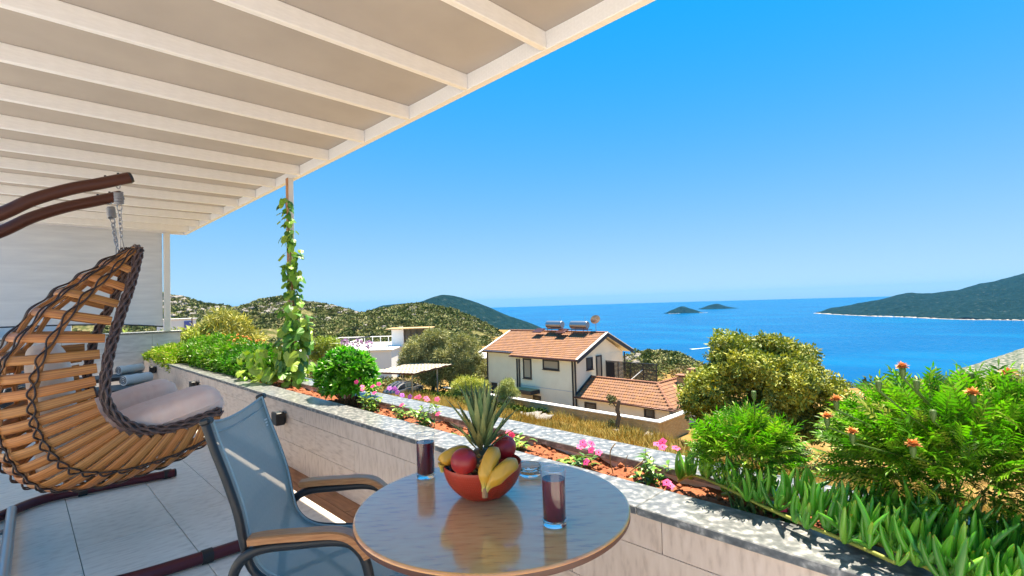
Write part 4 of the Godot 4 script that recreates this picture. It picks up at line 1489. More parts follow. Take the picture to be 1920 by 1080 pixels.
# a marigold: a mound of feathered leaves, the nearest 300 each a part, and flowers on stalks
func marigold(label: String, base: Vector3, ctr: Vector3, rad: Vector3, n: int, len: float, flowers: Array) -> void:
	var t := thing("marigold_bush", label, "flowering bush", base)
	var kinds := [frond_mesh(len, 5, 0.25), frond_mesh(len * 0.85, 6, 0.5), frond_mesh(len * 1.15, 6, 0.1), frond_mesh(len * 0.75, 4, 0.35), frond_mesh(len * 1.05, 5, -0.15)]
	var cols := [C(0.15, 0.33, 0.012), C(0.23, 0.43, 0.018), C(0.10, 0.25, 0.012), C(0.31, 0.48, 0.03), C(0.38, 0.40, 0.06), C(0.08, 0.19, 0.015)]
	var mats := []
	for c in cols:
		var m := leafmat(c.linear_to_srgb(), Color(0.6, 0.9, 0.12), 0.4)
		mats.append(m)
	var eye := V(0, 1.31, 0) - base
	var spots := []
	for k in n:
		var d := rdir()
		if d.y < -0.35: d.y *= -0.6
		d = d.normalized()
		var f := pow(rng.randf(), 0.32)
		var p := ctr - base + d * rad * f
		var up := (d * 0.9 + V(0, 0.55, 0) + rdir() * 0.45).normalized()
		var x := Transform3D(face_to(up, (V(0, 1, 0) + rdir() * 0.6 + d * 0.3)), p)
		x = x.scaled_local(Vector3.ONE * rf(0.75, 1.2))
		spots.append([(p - eye).length() - f * 0.3, x, d])
	spots.sort_custom(func(a, b): return a[0] < b[0])
	var xf := []
	var cc := []
	for k in spots.size():
		if k < 300: inst("leaf", kinds[k % 5], mats[[0, 0, 1, 1, 2, 3, 3, 4, 5][rng.randi() % 9]], t, spots[k][1])
		else:
			xf.append(spots[k][1])
			cc.append(cols[rng.randi() % 6])
	scatter("foliage", frond_mesh(len, 5, 0.3), M.marigold, xf, cc, t)
	var tips := []
	for k in 26: tips.append(ctr - base + rdir() * rad * 0.8)
	stem_set("stems", V(0, 0, 0), tips, 0.005, M.stem, t, 0.03)
	var k := 0
	for q in flowers:
		var p: Vector3 = q[0] - base
		var b := MB.new()
		var foot := p + (ctr - base - p) * 0.45 + V(rf() * 0.02, -0.02, rf() * 0.02)
		b.tube([foot, p - V(0, 0.03, 0)], [0.0022, 0.0028], 6)
		var st := put("flower_stalk", b, M.calyx, t)
		b = MB.new()
		b.lathe([Vector2(0.003, -0.034), Vector2(0.008, -0.02), Vector2(0.0085, -0.006), Vector2(0.007, 0.0), Vector2(0.0, 0.001)], 10, p)
		put("calyx", b, M.calyx, st)
		if q[1] > 0.0:
			b = MB.new()
			for j in 34:
				var a := j * 2.4
				var tilt := 0.15 + 1.25 * (j / 34.0)
				var d := V(cos(a) * sin(tilt), cos(tilt), sin(a) * sin(tilt))
				var s := rf(0.8, 1.15)
				b.tint = Color(0.72 * s, 0.33 * s, 0.09 * s)
				b.leaf(Transform3D(face_to(d, V(0, 1, 0) + rdir() * 0.3), p), q[1] * rf(1.0, 1.45), q[1] * 0.7, 0.3, 0.2, 2)
			put("flower_head", b, M.petal, t)
		k += 1

func periwinkle(label: String, base: Vector3, h: float, w: float, n: int, heads: Array, col: Color) -> void:
	var t := thing("periwinkle_plant", label, "flowering plant", base, 0, "")
	var lm := [leaf_mesh(0.052, 0.020, 0.35), leaf_mesh(0.045, 0.018, 0.15), leaf_mesh(0.060, 0.022, 0.5)]
	var mats := []
	for c in [C(0.12, 0.26, 0.02), C(0.20, 0.34, 0.035), C(0.30, 0.38, 0.06), C(0.07, 0.18, 0.02)]: mats.append(leafmat(c.linear_to_srgb(), Color(0.45, 0.55, 0.1), 0.35))
	var tips := []
	for k in 9: tips.append(V(rf() * w, h * rf(0.55, 1.0), rf() * w))
	stem_set("stems", Vector3.ZERO, tips, 0.003, M.stem, t, 0.015)
	for k in int(n * 1.5):
		var tip: Vector3 = tips[k % 9]
		var f := rf(0.25, 1.0)
		var p := tip * f + V(rf(), rf() * 0.3, rf()) * 0.012
		var a := rf(0, TAU)
		var d := V(cos(a), rf(0.1, 0.8), sin(a)).normalized()
		inst("leaf", lm[k % 3], mats[rng.randi() % 4], t, Transform3D(face_to(d, V(0, 1, 0) + rdir() * 0.3), p).scaled_local(Vector3.ONE * rf(0.7, 1.15)))
	for q in heads:
		var p: Vector3 = q - base
		var b := MB.new()
		var nn := (V(-0.55, 0.7, 0.45) + rdir() * 0.5).normalized()
		for j in 5:
			var s := rf(0.85, 1.1)
			b.tint = Color(col.r * s, col.g * s, col.b * s)
			var bas := face_to(nn, V(0.2, 0.1, 1))
			var d: Vector3 = bas * V(cos(TAU * j / 5), 0.12, sin(TAU * j / 5))
			b.leaf(Transform3D(face_to(d, nn), p), 0.021, 0.021, 0.2, 0.08, 3)
		b.tint = Color(0.5, 0.06, 0.02)
		b.ball(p + nn * 0.002, Vector3.ONE * 0.003, 0, 4)
		b.tint = Color(0.2, 0.3, 0.05)
		b.bar(p - nn * 0.002, p - nn * 0.03, 0.0012, 5)
		put("flower", b, M.petal, t)

func planting() -> void:
	marigold("big marigold bush with orange flower heads at the right edge", V(1.96, 0.46, -0.12), V(2.05, 0.74, -0.08), V(0.27, 0.275, 0.40), 2500, 0.074,
		[[V(1.86, 1.085, -0.24), 0.016], [V(1.80, 1.05, -0.29), 0.0], [V(1.87, 1.05, -0.21), 0.0], [V(2.04, 1.06, -0.10), 0.0], [V(2.05, 1.06, -0.02), 0.018], [V(1.88, 1.02, -0.09), 0.018], [V(1.80, 0.98, -0.40), 0.016], [V(1.77, 0.93, -0.42), 0.016], [V(1.74, 0.90, -0.35), 0.017], [V(1.73, 0.89, -0.21), 0.018], [V(1.80, 0.98, -0.17), 0.0]])
	marigold("smaller marigold bush with bare lower stems left of the big one", V(1.95, 0.46, -0.74), V(1.97, 0.705, -0.745), V(0.13, 0.125, 0.16), 620, 0.074, [[V(1.90, 0.965, -0.68), 0.0]])
	# rounded green shrub beside the vine
	var t := thing("leafy_shrub", "dense round bright green shrub right of the vine post", "shrub", V(1.97, 0.46, -4.0))
	var ros := []
	for k in 3:
		var b := MB.new()
		for j in 9:
			var a := j * 2.4
			var tilt := 0.35 + 0.95 * (j / 9.0)
			var s := rf(0.85, 1.1)
			b.tint = Color(s, s, s)
			b.leaf(Transform3D(face_to(V(cos(a) * sin(tilt), cos(tilt), sin(a) * sin(tilt)), V(0, 1, 0)), Vector3.ZERO), rf(0.055, 0.075), 0.024, 0.2, 0.25, 3)
		ros.append(b.mesh())
	var cols := [C(0.11, 0.36, 0.014), C(0.19, 0.46, 0.02), C(0.065, 0.23, 0.012)]
	var mats := []
	for c in cols: mats.append(leafmat(c.linear_to_srgb(), Color(0.55, 0.9, 0.12), 0.35))
	var spots := []
	var eye := V(0, 1.31, 0) - t.position
	for k in 560:
		var d := rdir()
		if d.y < -0.3: d.y = -d.y
		var f := pow(rng.randf(), 0.25)
		var p := V(0, 0.24, 0) + d * V(0.22, 0.26, 0.31) * f
		spots.append([(p - eye).length() - f * 0.25, Transform3D(face_to((d + V(0, 0.6, 0) + rdir() * 0.3).normalized(), rdir()), p).scaled_local(Vector3.ONE * rf(0.8, 1.2))])
	spots.sort_custom(func(a, b): return a[0] < b[0])
	var xf := []
	var cc := []
	for k in spots.size():
		if k < 290: inst("leaf_rosette", ros[k % 3], mats[rng.randi() % 3], t, spots[k][1])
		else:
			xf.append(spots[k][1])
			cc.append(cols[rng.randi() % 3])
	scatter("inner_foliage", ros[0].duplicate(), M.green, xf, cc, t)
	var tips := []
	for k in 14: tips.append(V(rf() * 0.2, rf(0.2, 0.42), rf() * 0.25))
	stem_set("stems", Vector3.ZERO, tips, 0.006, M.vine_bark, t)
	# round pale lilac flower heads behind the shrub
	for k in 4:
		var p: Vector3 = [V(2.26, 0.98, -4.62), V(2.25, 0.95, -4.48), V(2.27, 0.985, -4.36), V(2.30, 0.97, -4.22)][k]
		var o := thing("lilac_flower", ["round pale lilac flower head farthest left above the leafy shrub", "round lilac flower head second from the left above the leafy shrub", "round lilac flower head third from the left above the leafy shrub", "round pale lilac flower head nearest the white building's railing"][k], "flower", V(p.x, 0.5, p.z), 0, "lilac flower heads above the shrub")
		var b := MB.new()
		b.tube([V(0, 0, 0), V(0.01, 0.25, 0), V(0, p.y - 0.5, 0)], 0.003, 6)
		put("stalk", b, M.stem, o)
		b = MB.new()
		for j in 60:
			var d := rdir()
			b.tint = Color(0.55, 0.40, 0.62) * rf(0.8, 1.2)
			b.leaf(Transform3D(face_to(d, rdir()), V(0, p.y - 0.5, 0) + d * 0.02), 0.026, 0.014, 0.2, 0.2, 2)
		put("flower_head", b, M.petal, o)
	var pink := Color(0.72, 0.05, 0.23)
	periwinkle("pink periwinkle growing against the round green shrub", V(1.93, 0.46, -3.55), 0.26, 0.10, 90, [V(1.93, 0.74, -3.72), V(1.88, 0.73, -3.66), V(1.90, 0.70, -3.60), V(1.86, 0.69, -3.52), V(1.92, 0.71, -3.48), V(1.90, 0.67, -3.42), V(1.94, 0.73, -3.42)], pink)
	periwinkle("lilac-purple periwinkle with thin stems between two pink ones", V(1.95, 0.46, -3.12), 0.20, 0.07, 34, [V(1.93, 0.72, -3.18), V(1.90, 0.725, -3.20), V(1.92, 0.70, -3.13), V(1.91, 0.69, -3.05), V(1.94, 0.68, -3.0)], Color(0.42, 0.10, 0.50))
	periwinkle("pink periwinkle clump directly left of the pineapple", V(1.91, 0.46, -2.75), 0.20, 0.10, 110, [V(1.90, 0.70, -2.86), V(1.88, 0.71, -2.80), V(1.92, 0.69, -2.76), V(1.88, 0.715, -2.72), V(1.94, 0.70, -2.68), V(1.86, 0.64, -2.98), V(1.90, 0.62, -2.62)], Color(0.72, 0.07, 0.20))
	periwinkle("small periwinkle without flowers hidden behind the pineapple leaves", V(1.90, 0.46, -2.33), 0.10, 0.06, 26, [], pink)
	periwinkle("deep pink periwinkle directly right of the pineapple", V(1.91, 0.46, -1.98), 0.13, 0.08, 60, [V(1.88, 0.615, -1.95), V(1.87, 0.605, -1.92), V(1.89, 0.60, -1.94), V(1.84, 0.555, -2.10)], Color(0.78, 0.03, 0.12))
	periwinkle("pink periwinkle behind the right-hand juice glass", V(1.94, 0.46, -1.53), 0.12, 0.08, 85, [V(1.91, 0.63, -1.47), V(1.89, 0.645, -1.46), V(1.93, 0.635, -1.44), V(1.90, 0.615, -1.42), V(1.92, 0.61, -1.50), V(1.93, 0.60, -1.40), V(1.87, 0.565, -1.43)], pink)
	periwinkle("tall pink periwinkle left of the trailing succulents", V(1.95, 0.46, -1.14), 0.20, 0.07, 70, [V(1.94, 0.69, -1.10), V(1.95, 0.70, -1.08), V(1.93, 0.685, -1.07), V(1.97, 0.68, -1.03), V(1.88, 0.56, -1.03), V(1.89, 0.545, -1.02)], pink)
	periwinkle("low pink periwinkle under the smaller marigold bush", V(1.96, 0.46, -0.62), 0.10, 0.05, 24, [V(1.88, 0.60, -0.60), V(1.86, 0.585, -0.585), V(1.80, 0.57, -0.38), V(1.82, 0.58, -0.37)], Color(0.66, 0.06, 0.2))
	for k in 3:
		var tw := thing("dry_twig", ["bare curved twig standing in the soil left of the tall periwinkle", "leaning forked dry twig in the soil left of the tall periwinkle", "short dry straw-coloured twig right of the ashtray"][k], "twig", [V(1.95, 0.46, -1.33), V(1.97, 0.46, -1.30), V(1.93, 0.46, -1.80)][k], 0, "dry twigs in the soil")
		var b := MB.new()
		b.tube(catmull([[V(0, 0, 0), V(-0.004, 0.04, -0.002), V(-0.014, 0.11, -0.01), V(-0.014, 0.16, -0.006), V(0.002, 0.19, 0.01)], [V(0, 0, 0), V(0.015, 0.05, 0.015), V(0.03, 0.065, 0.03), V(0.08, 0.12, 0.08)], [V(0, 0, 0), V(0.015, 0.04, 0.015), V(0.032, 0.075, 0.032)]][k], 3), 0.0028, 6)
		put("stem", b, M.dry_stem, tw)
		if k == 1:
			b = MB.new()
			b.tube([V(0.015, 0.05, 0.015), V(0.02, 0.10, 0.0), V(0.035, 0.13, 0.01)], 0.002, 6)
			put("side_shoot", b, M.dry_stem, tw)
	hedge()
	vine()
	succulents()

func hedge() -> void:
	var lf := clump_mesh(20, 0.8, 0.75, 0.24)
	var specs := [
		["ground_cover", "low yellow-green ground cover spilling over the far end of the planter", "plant", -11.1, -8.9, 1.62, 2.25, 0.72, 1500, [C(0.36, 0.42, 0.02), C(0.26, 0.36, 0.02), C(0.44, 0.46, 0.04)]],
		["marigold_bed", "bright green bed of marigolds topped with faded orange blossoms", "flowering plant", -9.4, -7.1, 1.78, 2.45, 0.92, 1900, [C(0.18, 0.34, 0.015), C(0.26, 0.40, 0.02), C(0.10, 0.24, 0.012)]],
		["leafy_plant", "darker green leafy plant between the marigold bed and the vine", "plant", -7.3, -6.1, 1.80, 2.45, 0.84, 1200, [C(0.09, 0.26, 0.012), C(0.17, 0.36, 0.02), C(0.05, 0.14, 0.01)]]]
	for s in specs:
		var z0: float = s[3]
		var z1: float = s[4]
		var t := thing(s[0], s[1], s[2], V((s[5] + s[6]) / 2, 0.46, (z0 + z1) / 2))
		var xf := []
		var cc := []
		var g := FastNoiseLite.new()
		g.frequency = 1.1
		for k in s[8]:
			var a := rf()
			var c := rf()
			var top: float = (s[7] - 0.46) * sqrt(maxf(0.05, 1.0 - c * c * 0.7)) * (1.0 - 0.25 * pow(absf(a), 4.0)) + g.get_noise_2d(a * 2.0 + z0, c * 2.0) * 0.10
			var h := top * pow(rng.randf(), 0.3)
			var p := V(c * (s[6] - s[5]) / 2, h, a * (z1 - z0) / 2)
			var q := 0.062 * rf(0.6, 1.4)
			xf.append(Transform3D(Basis(rdir(), rf(0, TAU)).scaled(Vector3.ONE * q), p))
			cc.append(s[9][rng.randi() % 3] * 1.05 * rf(0.8, 1.2))
		scatter("foliage", lf.duplicate(), M.green, xf, cc, t)
		var tips := []
		for k in 30: tips.append(V(rf() * 0.25, rf(0.15, 0.4), rf() * (z1 - z0) * 0.45))
		stem_set("stems", Vector3.ZERO, tips, 0.006, M.stem, t)
		if s[0] == "marigold_bed":
			for k in 70:
				var b := MB.new()
				var p := V(rf(-0.1, 0.32), 0, rf() * 1.1)
				p.y = (s[7] - 0.46) * (1.02 - 0.3 * absf(p.x) - 0.12 * p.z * p.z) + rf(-0.03, 0.07)
				for j in 12:
					var d := rdir()
					var w := rf(0.8, 1.2)
					b.tint = Color(0.66 * w, 0.30 * w, 0.06 * w)
					b.leaf(Transform3D(face_to(V(d.x, absf(d.y) + 0.3, d.z), V(0, 1, 0)), p), 0.034, 0.024, 0.3, 0.2, 2)
				put("flower_head", b, M.petal, t)

func vine_leaf(lobes: int) -> ArrayMesh:                       # a lobed, toothed leaf about 1 long, the stalk at the origin
	var b := MB.new()
	var pts := []
	var n := lobes * 6
	for k in n + 1:
		var a := lerpf(-2.75, 2.75, float(k) / n)
		var r := 0.52 + 0.13 * cos(a * lobes / 1.83) - 0.05 * cos(a) + (0.03 if k % 2 == 0 else -0.02)
		pts.append(V(sin(a) * r, 0.42 + cos(a) * r, 0))
	for q in pts.size(): pts[q].z = -0.22 * (pts[q].y - 0.3) * (pts[q].y - 0.3) - 0.30 * pts[q].x * pts[q].x + 0.05 * sin(pts[q].x * 9.0)
	var o := V(0, 0.12, 0.02)
	var c := V(0, 0.45, 0.05)
	for k in n:
		b.tri(c, pts[k + 1], pts[k])
	b.tri(c, pts[0], o)
	b.tri(c, o, pts[n])
	b.bar(V(0, -0.45, 0.05), o, 0.018, 4)
	return b.mesh()

func vine() -> void:
	var t := thing("grape_vine", "grape vine climbing the white pergola post", "vine", V(1.98, 0.46, -5.35))
	var o := t.position
	var path := []
	for q in [V(2.03, 0.44, -5.42), V(2.05, 0.75, -5.42), V(2.09, 0.97, -5.45), V(2.11, 1.2, -5.46), V(2.13, 1.43, -5.56), V(2.13, 1.67, -5.58), V(2.13, 1.9, -5.6), V(2.12, 2.2, -5.6), V(2.09, 2.42, -5.6), V(2.06, 2.52, -5.55)]: path.append(q - o)
	var tr := catmull(path, 5)
	var rr := []
	for k in tr.size(): rr.append(lerpf(0.026, 0.003, pow(float(k) / tr.size(), 0.6)))
	var b := MB.new()
	b.tube(tr, rr, 9)
	put("trunk", b, M.vine_bark, t)
	b = MB.new()
	var p2 := []
	for q in [V(2.05, 0.46, -5.36), V(2.07, 0.8, -5.36), V(2.11, 1.15, -5.40), V(2.13, 1.35, -5.52)]: p2.append(q - o)
	b.tube(catmull(p2, 5), 0.012, 7)
	put("second_stem", b, M.vine_bark, t)
	var kinds := [vine_leaf(5), vine_leaf(5), vine_leaf(3)]
	var mats := []
	for c in [C(0.10, 0.27, 0.02), C(0.19, 0.38, 0.025), C(0.30, 0.44, 0.05), C(0.06, 0.18, 0.02)]: mats.append(leafmat(c.linear_to_srgb(), Color(0.6, 0.65, 0.12), 0.4))
	var n := 260
	for k in n:
		var f := pow(rng.randf(), 1.7)
		var p: Vector3 = tr[int(f * (tr.size() - 1))]
		var spread := lerpf(0.30, 0.07, pow(f, 0.5))
		var d := V(rf(), rf(-0.7, 0.35), rf()).normalized()
		p += d * spread * rf(0.3, 1.0)
		var s := lerpf(0.125, 0.062, f) * rf(0.6, 1.3)
		var hang := (d * 0.6 + V(0, -0.75, 0) + rdir() * 0.4).normalized()
		inst("leaf", kinds[k % 3], mats[rng.randi() % 4], t, Transform3D(face_to(hang, d + V(-0.35, 0.4, 0.35) + rdir() * 0.5), p).scaled_local(Vector3.ONE * s))
	for k in 46:                                                 # low shoots reaching over the cap and to the left
		var f := rng.randf()
		var p := V(1.98 - 0.36 * f * rf(0.3, 1.0), rf(0.56, 0.92), -5.5 - 0.8 * rng.randf()) - o
		inst("leaf", kinds[k % 3], mats[1 + rng.randi() % 2], t, Transform3D(face_to((V(rf(), -0.8, rf())).normalized(), V(-0.6, 0.5, 0.5) + rdir() * 0.5), p).scaled_local(Vector3.ONE * rf(0.06, 0.11)))
	b = MB.new()
	for k in 16:
		var a: Vector3 = tr[rng.randi() % 25]
		limb(b, a, a + V(rf(-0.3, 0.1), rf(-0.1, 0.25), rf(-0.3, 0.2)), 0.003, 0.0012, 0.03, 5)
	tag(put("shoots", b, M.stem, t), "", "", "", "stuff")

func finger_leaf(len: float, w: float, bend: float) -> MB:     # a fleshy curved finger with a keel
	var b := MB.new()
	var rows := []
	var n := 9
	for j in n + 1:
		var f := float(j) / n
		var r := w * pow(sin(PI * clampf(lerpf(0.16, 0.995, f), 0, 1)), 0.42) * (1.0 - 0.15 * f)
		var y := len * f
		var z := bend * len * f * f
		var row := PackedVector3Array()
		for i in 9:
			var a := TAU * i / 9.0
			row.append(V(cos(a) * r * 0.85, y, z + sin(a) * r * (0.62 if sin(a) > 0 else 1.0)))
		rows.append(row)
	b.grid(rows, true, true)
	return b

func succulents() -> void:
	var kinds := []
	for k in 5: kinds.append(finger_leaf([0.105, 0.086, 0.120, 0.062, 0.096][k], [0.0112, 0.0105, 0.0118, 0.0090, 0.0108][k], [0.36, 0.18, 0.52, 0.22, -0.25][k]).mesh())
	var mats := [M.succ, M.succ, M.succ_b, M.succ_c]
	var plants := [
		["long trailing ice plant with upright fleshy leaves creeping left along the marble cap", [
			[V(2.02, 0.52, -1.05), V(1.96, 0.58, -0.95), V(1.87, 0.595, -0.78), V(1.80, 0.59, -0.63), V(1.745, 0.588, -0.49), V(1.70, 0.588, -0.36), V(1.655, 0.586, -0.25)],
			[V(1.99, 0.52, -0.85), V(1.92, 0.58, -0.70), V(1.85, 0.60, -0.56), V(1.79, 0.595, -0.44), V(1.75, 0.59, -0.34)],
			[V(1.95, 0.55, -0.62), V(1.86, 0.60, -0.48), V(1.80, 0.60, -0.37), V(1.73, 0.592, -0.26), V(1.67, 0.588, -0.17)]]],
		["thick clump of ice plant with upright fleshy leaves under the big marigold bush", [
			[V(1.96, 0.55, -0.42), V(1.88, 0.61, -0.31), V(1.82, 0.61, -0.21), V(1.76, 0.60, -0.12), V(1.69, 0.59, -0.04), V(1.64, 0.587, 0.03)],
			[V(1.95, 0.55, -0.25), V(1.88, 0.61, -0.15), V(1.83, 0.61, -0.06), V(1.77, 0.60, 0.03), V(1.70, 0.59, 0.11)],
			[V(1.97, 0.55, -0.08), V(1.90, 0.61, 0.0), V(1.85, 0.60, 0.09), V(1.78, 0.595, 0.18)],
			[V(2.0, 0.55, 0.05), V(1.93, 0.61, 0.10), V(1.87, 0.60, 0.18), V(1.80, 0.595, 0.27)]]],
		["ice plant shoots spilling over the front edge of the cap in the bottom right corner", [
			[V(1.80, 0.59, -0.42), V(1.74, 0.592, -0.30), V(1.68, 0.59, -0.20), V(1.62, 0.587, -0.12), V(1.575, 0.565, -0.06)],
			[V(1.82, 0.59, -0.27), V(1.74, 0.592, -0.17), V(1.66, 0.588, -0.08), V(1.60, 0.58, -0.01)],
			[V(1.82, 0.60, -0.12), V(1.75, 0.595, -0.04), V(1.68, 0.59, 0.03), V(1.62, 0.585, 0.08)],
			[V(1.84, 0.60, -0.02), V(1.76, 0.60, 0.06), V(1.70, 0.59, 0.13), V(1.64, 0.588, 0.18)],
			[V(1.90, 0.60, -0.36), V(1.84, 0.61, -0.24), V(1.80, 0.605, -0.14), V(1.78, 0.60, -0.04)]]]]
	for pl_ in plants:
		var t := thing("ice_plant", pl_[0], "succulent", V(1.80, 0.55, -0.5 if pl_[1].size() == 3 else (-0.05 if pl_[1].size() == 4 else -0.1)))
		var o := t.position
		var count := 0
		for s in pl_[1]:
			var pts := catmull(s, 6)
			for k in pts.size(): pts[k] -= o - V(0, 0.004, 0)
			var b := MB.new()
			b.tube(pts, 0.0062, 8)
			put("stem", b, M.succ_stem, t)
			for k in range(1, pts.size(), 2):
				var p: Vector3 = pts[k]
				var d: Vector3 = (pts[mini(k + 1, pts.size() - 1)] - pts[k - 1]).normalized()
				var lift := rf(0.0, 0.035) if k % 4 == 1 else 0.0
				var tip := p + V(rf(-0.02, 0.02), lift, rf(-0.02, 0.02))
				var m := 6 if k % 4 == 1 else 4
				for j in m:
					if count >= 298: break
					var a := j * TAU / m + rf(-0.5, 0.5)
					var lean := rf(0.45, 1.15) if j % 2 else rf(0.1, 0.5)
					var e := (V(cos(a) * sin(lean), cos(lean) + 0.15, sin(a) * sin(lean)) + d * 0.2).normalized()
					if tip.y + e.y * 0.08 < 0.04: continue
					inst("leaf", kinds[rng.randi() % 5], mats[rng.randi() % 4], t, Transform3D(face_to(e, V(cos(a), -0.3, sin(a)) * -1.0), tip - V(0, 0.004, 0)).scaled_local(Vector3.ONE * rf(0.7, 1.15)))
					count += 1

# ---------------------------------------------------------------- hanging basket chair on its stand
var rim_c := [Vector2(0.53, 1.715), Vector2(0.475, 1.504), Vector2(0.41, 1.314), Vector2(0.358, 1.139), Vector2(0.333, 1.0), Vector2(0.326, 0.888), Vector2(0.351, 0.798), Vector2(0.405, 0.725), Vector2(0.475, 0.676), Vector2(0.569, 0.652), Vector2(0.672, 0.659), Vector2(0.78, 0.683), Vector2(0.87, 0.70)]
var spine_c := [Vector2(0.50, 1.735), Vector2(0.31, 1.585), Vector2(0.10, 1.40), Vector2(-0.075, 1.14), Vector2(-0.135, 0.945), Vector2(-0.13, 0.77), Vector2(-0.095, 0.62), Vector2(-0.03, 0.475), Vector2(0.07, 0.375), Vector2(0.25, 0.335), Vector2(0.44, 0.345), Vector2(0.64, 0.385), Vector2(0.84, 0.47)]
var half_w := [0.12, 0.24, 0.36, 0.44, 0.48, 0.5, 0.5, 0.5, 0.5, 0.5, 0.5, 0.5, 0.49]

func shell(t: float, phi: float, out := 0.0) -> Vector3:      # t along the profile, phi from the near rim (-90) to the far rim (+90)
	var r: Vector2 = at(rim_c, t)
	var s: Vector2 = at(spine_c, t)
	var j := clampi(int(t), 0, 11)
	var w := lerpf(half_w[j], half_w[j + 1], t - j)
	var c := MB.sp(cos(phi), 0.62)
	var q := r.lerp(s, c)
	var p := V(q.x, q.y, -3.95 - MB.sp(sin(phi), 0.75) * w)
	if out != 0.0:
		var mid := (r * 0.75 + s * 0.25)
		p += (p - V(mid.x, mid.y, -3.95)).normalized() * out
	return p

func shell_n(t: float, phi: float) -> Vector3:
	var e := 0.02
	var a := shell(minf(t + e, 12), phi) - shell(maxf(t - e, 0), phi)
	var b := shell(t, phi + e) - shell(t, phi - e)
	var n := a.cross(b).normalized()
	return n if n.dot(shell(t, phi, 0.1) - shell(t, phi)) > 0 else -n

